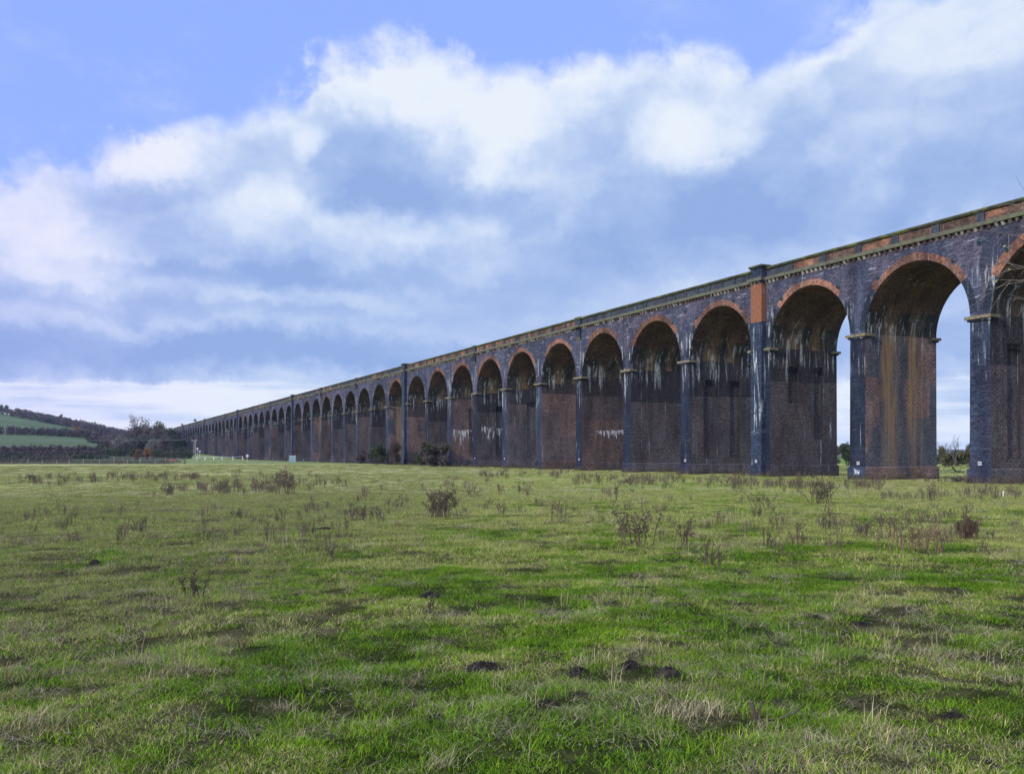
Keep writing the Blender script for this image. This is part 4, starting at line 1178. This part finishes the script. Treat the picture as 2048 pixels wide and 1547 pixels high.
def sticks(px, py, wpx, n, label, seed, hm=.5):
    c = at(px, py); k = c.y / F; r_ = random.Random(seed); b = MB()
    for _ in range(n):
        x, y = r_.uniform(-.5, .5) * wpx * k, r_.gauss(0, .3); l = r_.uniform(.3, 1.1); t = r_.uniform(0, 6.28)
        p0 = Vector((x, y, r_.uniform(0, hm * .6))); p1 = p0 + Vector((math.cos(t) * l, math.sin(t) * l * .6, r_.uniform(-.1, .5) * l)); p1.z = max(.02, p1.z)
        b.tube([p0, p0.lerp(p1, .5) + Vector((0, 0, .06)), p1], [.035, .028, .01], 4)
    tag(b.build('branch_heap', BARK, None, c), label, 'branches')
sticks(1926, 963, 36, 60, 'low heap of grey broken branches lying under the near open arch', 1)
def fallen():
    c = at(1903, 944); b = MB()
    b.tube([(-.9, 0, .9), (-.4, 0, 1.15), (.1, 0, .8), (.6, .1, .2), (1.1, .1, .05), (1.9, .2, .1)], [.05, .07, .09, .11, .10, .05], 6)
    b.tube([(-.9, 0, .9), (-1.1, 0, .5), (-.9, .1, .2)], [.05, .04, .02], 5); b.tube([(.3, 0, .5), (-.2, .2, .3), (-.8, .2, .05)], [.06, .05, .03], 5)
    b.tube([(.9, .1, .1), (1.2, -.2, .4), (1.3, -.3, .7)], [.05, .03, .01], 5)
    tag(b.build('fallen_branch', BARK, None, c), 'curved fallen bough lying in the grass behind the rust stained pier', 'branch')
fallen()
def stakes():
    c = at(2006, 993); b = MB(); b.tube([(0, 0, -.1), (.01, 0, .15), (.02, 0, .36)], [.03, .03, .025], 6)
    tag(b.build('stake', M['white_post'], None, c), 'small white stake in the grass before the last pier', 'stake')
    c = at(1768, 974); b = MB(); b.tube([(-.25, 0, -.05), (0, 0, .4), (.22, 0, .8), (.26, 0, 1.0)], [.06, .05, .05, .03], 6); b.tube([(0, 0, .4), (-.1, .1, .7)], [.03, .015], 5)
    tag(b.build('dead_stick', M['weed'], None, c), 'dark stick leaning in the grass at the plinth of the rust stained pier', 'stick')
stakes()

# ------------------------------------------------------------------ thorn tree beside the view, its twigs hang into the corner
def thorn():
    c = Vector((9.3, 13.2, gh(9.3, 13.2))); r_ = random.Random(12)
    e = empty('thorn_tree', c, 0, 'bare thorn tree whose thin twigs hang across the top corner of the viaduct', 'tree')
    tr, tw, lv = MB(), MB(), MB()
    tr.tube([(0, 0, -.2), (.05, 0, 1.4), (-.05, .1, 2.8), (-.1, .1, 4.2)], [.14, .11, .085, .05], 8)
    tips = []
    for sz, ex, ez in ((3.0, -2.9, 5.3), (3.6, -3.2, 5.8), (2.6, -2.5, 4.7), (4.0, -2.2, 6.05), (3.2, -2.7, 5.0)):
        p0 = Vector((-.07, .1, sz)); p3 = Vector((ex, r_.uniform(-.3, .4), ez - c.z))
        ps = [p0, p0.lerp(p3, .35) + Vector((0, 0, .35)), p0.lerp(p3, .7) + Vector((0, 0, .3)), p3]
        tr.tube(ps[:3], [.022, .011, .005], 5); tw.tube(ps[2:], [.005, .002], 4)
        for _ in range(14):
            q = ps[2].lerp(p3, r_.uniform(-.5, 1.)) if r_.random() < .75 else ps[1].lerp(ps[2], r_.random())
            t = q + Vector((r_.gauss(-.12, .22), r_.gauss(0, .2), r_.gauss(-.02, .2)))
            m_ = q.lerp(t, .5) + Vector((0, 0, .02))
            tw.tube([q, m_, t], [.0042, .003, .0015], 3)
            if r_.random() < .1: tips.append(t)
    for t in tips:
        a = Vector((.05, .01, .03)); w = Vector((.008, 0, -.014))
        lv.quad(t, t + a * .5 + w, t + a, t + a * .5 - w)
    tr.build('trunk', BARK, e); tw.build('twigs', plain_mat('pale_twigs', (.11, .09, .07), (.19, .16, .13), 9, .8), e)
    if lv.v: lv.build('leaves', plain_mat('yellow_leaves', (.35, .25, .04), (.2, .3, .05), 9, .7), e)
thorn()

# ------------------------------------------------------------------ spread the grass and the masses of weeds
P, SCL, IDX, ROT, ZSC = grass_points()
tag(scatter('grass', P, SCL, IDX, ROT, tufts, ZSC), 'rough pasture grass, green with dry straw', None, None, 'stuff')
wsrc = [bpy.data.objects.new('weed', weed_mesh(.75, .5, 9, 70 + q, .9, .2).mesh('weed', M['weed'])) for q in range(4)]
rg = random.Random(22); WP = []
def band(x0, x1, y0, y1, n):
    for _ in range(n):
        q = at(rg.uniform(x0, x1), rg.triangular(y0, y1, .5 * (y0 + y1)))
        if q.x * NRM.x + q.y * NRM.y < D - 1.2: WP.append(q)
band(180, 400, 948, 966, 65); band(10, 180, 950, 974, 30); band(330, 560, 972, 992, 50); band(400, 700, 945, 985, 40)
band(1150, 1510, 950, 978, 110); band(1440, 1760, 962, 985, 90); band(960, 1140, 944, 958, 40); band(1760, 2040, 978, 1010, 60)
for _ in range(260):
    q = far(rg.uniform(-30, 372), rg.uniform(232, 330)); WP.append(q)
band(600, 1300, 950, 1060, 90); band(0, 700, 990, 1110, 60); band(1300, 2040, 985, 1120, 70)
for _ in range(260):        # nettles and dead stems along the foot of the piers
    s_ = 36 + 190 * rg.random() ** 1.5; w_ = -.35 - abs(rg.gauss(0, .7)); q = NRM * (D + w_) + U * s_
    WP.append(Vector((q.x, q.y, gh(q.x, q.y))))
tag(scatter('weeds', [tuple(q) for q in WP], [rg.uniform(.45, 1.15) * (1 if q.y > 55 else .55) for q in WP], [rg.randrange(4) for _ in WP], [rg.uniform(0, 6.28) for _ in WP], wsrc), 'thin brown dead weeds scattered over the pasture', None, None, 'stuff')

# ------------------------------------------------------------------ sky, sun
SUN = Vector((-.80, -.60, 0)).normalized() * math.cos(R(28)) + Vector((0, 0, math.sin(R(28))))
def build_world():
    w = bpy.data.worlds.new('World'); SC.world = w; w.use_nodes = True
    nt = w.node_tree; nt.nodes.clear()
    d = nt.nodes.new('ShaderNodeTexCoord').outputs['Generated']
    s = ND(nt, 'ShaderNodeSeparateXYZ', {0: d})
    x, y, z = s.outputs
    r = MA(nt, 'SQRT', MA(nt, 'ADD', MA(nt, 'MULTIPLY', x, x), MA(nt, 'ADD', MA(nt, 'MULTIPLY', y, y), 1e-4)))
    az = MA(nt, 'ARCTAN2', x, y); el = MA(nt, 'DIVIDE', z, r)
    dn = VM(nt, 'ADD', d, (3.1, 1.7, .4))
    wa = VM(nt, 'SUBTRACT', NOISE(nt, dn, 5.5, 7, .58, 1), (.5, .5, .5))
    wb = VM(nt, 'SUBTRACT', NOISE(nt, dn, 15., 7, .66, 1), (.5, .5, .5))
    sa, sb = ND(nt, 'ShaderNodeSeparateXYZ', {0: wa}), ND(nt, 'ShaderNodeSeparateXYZ', {0: wb})
    A = MA(nt, 'ADD', az, MA(nt, 'ADD', MA(nt, 'MULTIPLY', sa.outputs[0], .16), MA(nt, 'MULTIPLY', sb.outputs[0], .085)))
    E = MA(nt, 'ADD', el, MA(nt, 'ADD', MA(nt, 'MULTIPLY', sa.outputs[1], .085), MA(nt, 'MULTIPLY', sb.outputs[1], .065)))
    P = ND(nt, 'ShaderNodeCombineXYZ', {0: A, 1: E}).outputs[0]
    def AE(px, py):
        return math.atan((px - 1024) / F), (908 - py) / math.hypot(F, px - 1024)
    # upper edge of the cloud bank by bearing
    fc = nt.nodes.new('ShaderNodeFloatCurve'); cm = fc.mapping; cu = cm.curves[0]
    pts = [(-700, 330), (-200, 320), (0, 318), (100, 296), (200, 262), (340, 222), (480, 196), (570, 178), (640, 76), (720, 50), (800, 46), (880, 78), (940, 108), (1010, 96), (1100, 88), (1220, 52), (1350, 58), (1470, 84), (1550, 128), (1590, 108), (1650, 48), (1720, 10), (1850, -40), (2048, -90), (2600, -200)]
    cp = []
    for px, py in pts:
        a, e = AE(px, py); cp.append(((a + .8) / 1.6, e / .8))
    while len(cu.points) < len(cp): cu.points.new(.5, .5)
    for q, c in zip(cu.points, cp): q.location = c; q.handle_type = 'AUTO'
    cm.update()
    nt.links.new(MA(nt, 'DIVIDE', MA(nt, 'ADD', A, .8), 1.6, clamp=True), fc.inputs['Value'])
    edge = MA(nt, 'MULTIPLY', fc.outputs[0], .8)
    vw = VM(nt, 'ADD', VM(nt, 'MULTIPLY', dn, (1, 1, 1.35)), VM(nt, 'MULTIPLY', wb, (.09, .09, .09)))
    vo = ND(nt, 'ShaderNodeTexVoronoi', {'Vector': vw, 'Scale': 9.5, 'Detail': 2., 'Roughness': .5}, feature='F1')
    bil = MA(nt, 'MULTIPLY', MA(nt, 'SUBTRACT', .60, vo.outputs['Distance']), SS(nt, el, .10, .22, .05, .42))
    mask = SS(nt, MA(nt, 'ADD', MA(nt, 'SUBTRACT', edge, E), MA(nt, 'MULTIPLY', bil, .10)), -.016, .026)
    high = SS(nt, NOISE(nt, dn, 2.6, 5, .55), .42, .6)               # broken cloud overhead and behind
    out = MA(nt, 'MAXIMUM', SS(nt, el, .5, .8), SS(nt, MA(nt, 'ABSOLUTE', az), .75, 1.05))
    mask = MA(nt, 'ADD', MA(nt, 'MULTIPLY', mask, MA(nt, 'SUBTRACT', 1., out)), MA(nt, 'MULTIPLY', high, out))
    wisp = SS(nt, NOISE(nt, VM(nt, 'MULTIPLY', dn, (1, 1, 1.8)), 7., 6, .62), .5, .72)
    mask = MA(nt, 'MAXIMUM', mask, MA(nt, 'MULTIPLY', wisp, .3))
    # light and dark masses
    acc = None
    for px, py, rx, ry, amp in [
        (745, 120, 120, 75, .46), (960, 190, 190, 75, .34), (1230, 105, 230, 50, .36), (1110, 180, 120, 60, .22), (1390, 275, 110, 55, .46), (1010, 325, 50, 45, .36),
        (265, 308, 85, 42, .42), (430, 232, 100, 36, .30), (622, 288, 36, 40, .42), (500, 425, 130, 50, .34), (130, 505, 80, 55, .34), (40, 430, 100, 55, .26),
        (820, 455, 130, 34, .36), (1125, 400, 45, 60, .34), (960, 515, 200, 36, .22), (1640, 85, 60, 42, .36), (1790, 120, 170, 80, .20), (110, 310, 70, 20, .30), (1950, 60, 130, 60, .14),
        (1050, 170, 430, 120, .14), (740, 325, 110, 75, -.20), (860, 392, 190, 38, -.24), (680, 250, 50, 60, -.12), (1320, 440, 210, 65, -.28), (1500, 385, 150, 60, -.18), (1570, 260, 90, 70, -.14), (1900, 370, 260, 50, -.22), (1750, 440, 200, 36, -.14),
        (340, 380, 60, 24, -.16), (520, 548, 260, 20, -.30), (180, 590, 200, 16, -.16), (420, 622, 300, 14, -.16), (700, 600, 180, 16, .12), (250, 700, 460, 32, -.40), (760, 700, 330, 30, -.32), (1150, 545, 240, 40, -.16), (1820, 690, 500, 38, -.26), (1300, 575, 160, 34, .12), (1720, 500, 160, 26, .10)]:
        a, e = AE(px, py)
        k = F
        q = VM(nt, 'MULTIPLY', VM(nt, 'SUBTRACT', P, (a, e, 0)), (k / rx / 1.12, k / ry / 1.12, 0))
        g = MA(nt, 'MULTIPLY', MA(nt, 'POWER', .5, MA(nt, 'POWER', VM(nt, 'DOT_PRODUCT', q, q), 1.7)), amp)
        acc = g if acc is None else MA(nt, 'ADD', acc, g)
    E2 = MA(nt, 'ADD', el, MA(nt, 'MULTIPLY', sb.outputs[1], .03))
    hz = SS(nt, E2, .076, .068)                                       # bright streaky strip over the horizon
    st = NOISE(nt, ND(nt, 'ShaderNodeCombineXYZ', {0: MA(nt, 'MULTIPLY', az, 5.), 1: MA(nt, 'MULTIPLY', el, 60.)}).outputs[0], 1., 5, .6)
    hb = MA(nt, 'MULTIPLY', hz, SS(nt, st, .32, .66, .06, .56))
    t1 = MA(nt, 'SUBTRACT', NOISE(nt, VM(nt, 'MULTIPLY', dn, (1, 1, 1.8)), 4.2, 8, .60, dist=.3), .5)
    t2 = MA(nt, 'SUBTRACT', NOISE(nt, VM(nt, 'MULTIPLY', dn, (1, 1, 2.2)), 13., 7, .62, dist=.5), .5)
    tex = MA(nt, 'ADD', MA(nt, 'MULTIPLY', t1, .62), MA(nt, 'MULTIPLY', t2, .50))
    lay = MA(nt, 'SUBTRACT', NOISE(nt, ND(nt, 'ShaderNodeCombineXYZ', {0: MA(nt, 'MULTIPLY', A, 3.2), 1: MA(nt, 'MULTIPLY', E, 17.), 2: .7}).outputs[0], 1., 6, .6), .5)
    lay = MA(nt, 'MULTIPLY', lay, SS(nt, el, .24, .10, 0., .75))
    br = MA(nt, 'ADD', MA(nt, 'ADD', MA(nt, 'ADD', MA(nt, 'ADD', MA(nt, 'ADD', acc, .53), hb), tex), lay), bil)
    rim = MA(nt, 'MULTIPLY', MA(nt, 'MULTIPLY', SS(nt, MA(nt, 'SUBTRACT', edge, E), .09, .015), .14), MA(nt, 'SUBTRACT', 1., out))
    br = MA(nt, 'ADD', br, rim)
    ramp = nt.nodes.new('ShaderNodeValToRGB'); nt.links.new(br, ramp.inputs[0])
    el_ = ramp.color_ramp.elements
    el_[0].position = 0.; el_[0].color = (.285, .42, .755, 1)
    el_[1].position = 1.; el_[1].color = (.80, .86, .955, 1)
    for p_, c_ in ((.3, (.375, .507, .815)), (.55, (.515, .638, .885)), (.78, (.69, .78, .945))):
        q = el_.new(p_); q.color = (*c_, 1)
    cl = MIX(nt, SS(nt, az, -.2, -.52, 0., .6), ramp.outputs[0], (1.06, .93, 1.03), 'MULTIPLY')
    cl = MIX(nt, 1., cl, (10, 10, 10), 'MULTIPLY')
    sky = ND(nt, 'ShaderNodeTexSky', sky_type='NISHITA', sun_disc=False, sun_elevation=R(27), sun_rotation=math.atan2(SUN.x, SUN.y), air_density=1.0, dust_density=.6, ozone_density=2.0)
    blue = MIX(nt, 1., sky.outputs[0], (1.5, 1.35, 1.35), 'MULTIPLY')
    blue = MIX(nt, .8, blue, (3.2, 4.85, 11.0))
    col = MIX(nt, mask, blue, cl)
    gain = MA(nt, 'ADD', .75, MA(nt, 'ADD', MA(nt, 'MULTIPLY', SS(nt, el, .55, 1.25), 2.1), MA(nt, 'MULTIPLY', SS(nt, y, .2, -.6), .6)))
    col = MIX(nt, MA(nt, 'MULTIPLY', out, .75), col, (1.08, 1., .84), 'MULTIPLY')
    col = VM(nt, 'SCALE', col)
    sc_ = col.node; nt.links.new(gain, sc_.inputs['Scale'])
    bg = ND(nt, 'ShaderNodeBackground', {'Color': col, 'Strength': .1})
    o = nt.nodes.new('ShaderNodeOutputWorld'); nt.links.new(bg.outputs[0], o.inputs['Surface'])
build_world()

ld = bpy.data.lights.new('sun', 'SUN'); ld.energy = 3.0; ld.angle = R(3); ld.color = (1, .92, .78)
lo = bpy.data.objects.new('sun', ld); COL.objects.link(lo); lo.rotation_euler = (-SUN).to_track_quat('-Z', 'Y').to_euler(); lo.location = SUN * 200

HAZE = 1
if HAZE:
    b = MB(); b.box(-5700, 5700, -5700, 5700, -6, 95)
    hm = bpy.data.materials.new('haze'); hm.use_nodes = True; hn = hm.node_tree; hn.nodes.clear()
    pv = ND(hn, 'ShaderNodeVolumePrincipled', {'Color': (.62, .74, 1., 1), 'Density': .00005, 'Anisotropy': .2})
    ho = hn.nodes.new('ShaderNodeOutputMaterial'); hn.links.new(pv.outputs[0], ho.inputs['Volume'])
    tag(b.build('haze', hm), kind='stuff')

# ------------------------------------------------------------------ camera and picture settings
cd = bpy.data.cameras.new('camera'); cam = bpy.data.objects.new('camera', cd); COL.objects.link(cam)
cam.location = (0, 0, CAMH); cam.rotation_euler = (R(90), 0, 0)
cd.sensor_width = 36; cd.lens = F / 2048 * 36; cd.shift_y = (908 - 773.5) / 2048
cd.clip_start = .1; cd.clip_end = 20000
SC.camera = cam
SC.view_settings.view_transform = 'Standard'; SC.view_settings.look = 'None'; SC.view_settings.exposure = 0.45; SC.view_settings.gamma = 1
SC.cycles.use_denoising = True
SC.cycles.max_bounces = 6; SC.cycles.transparent_max_bounces = 8
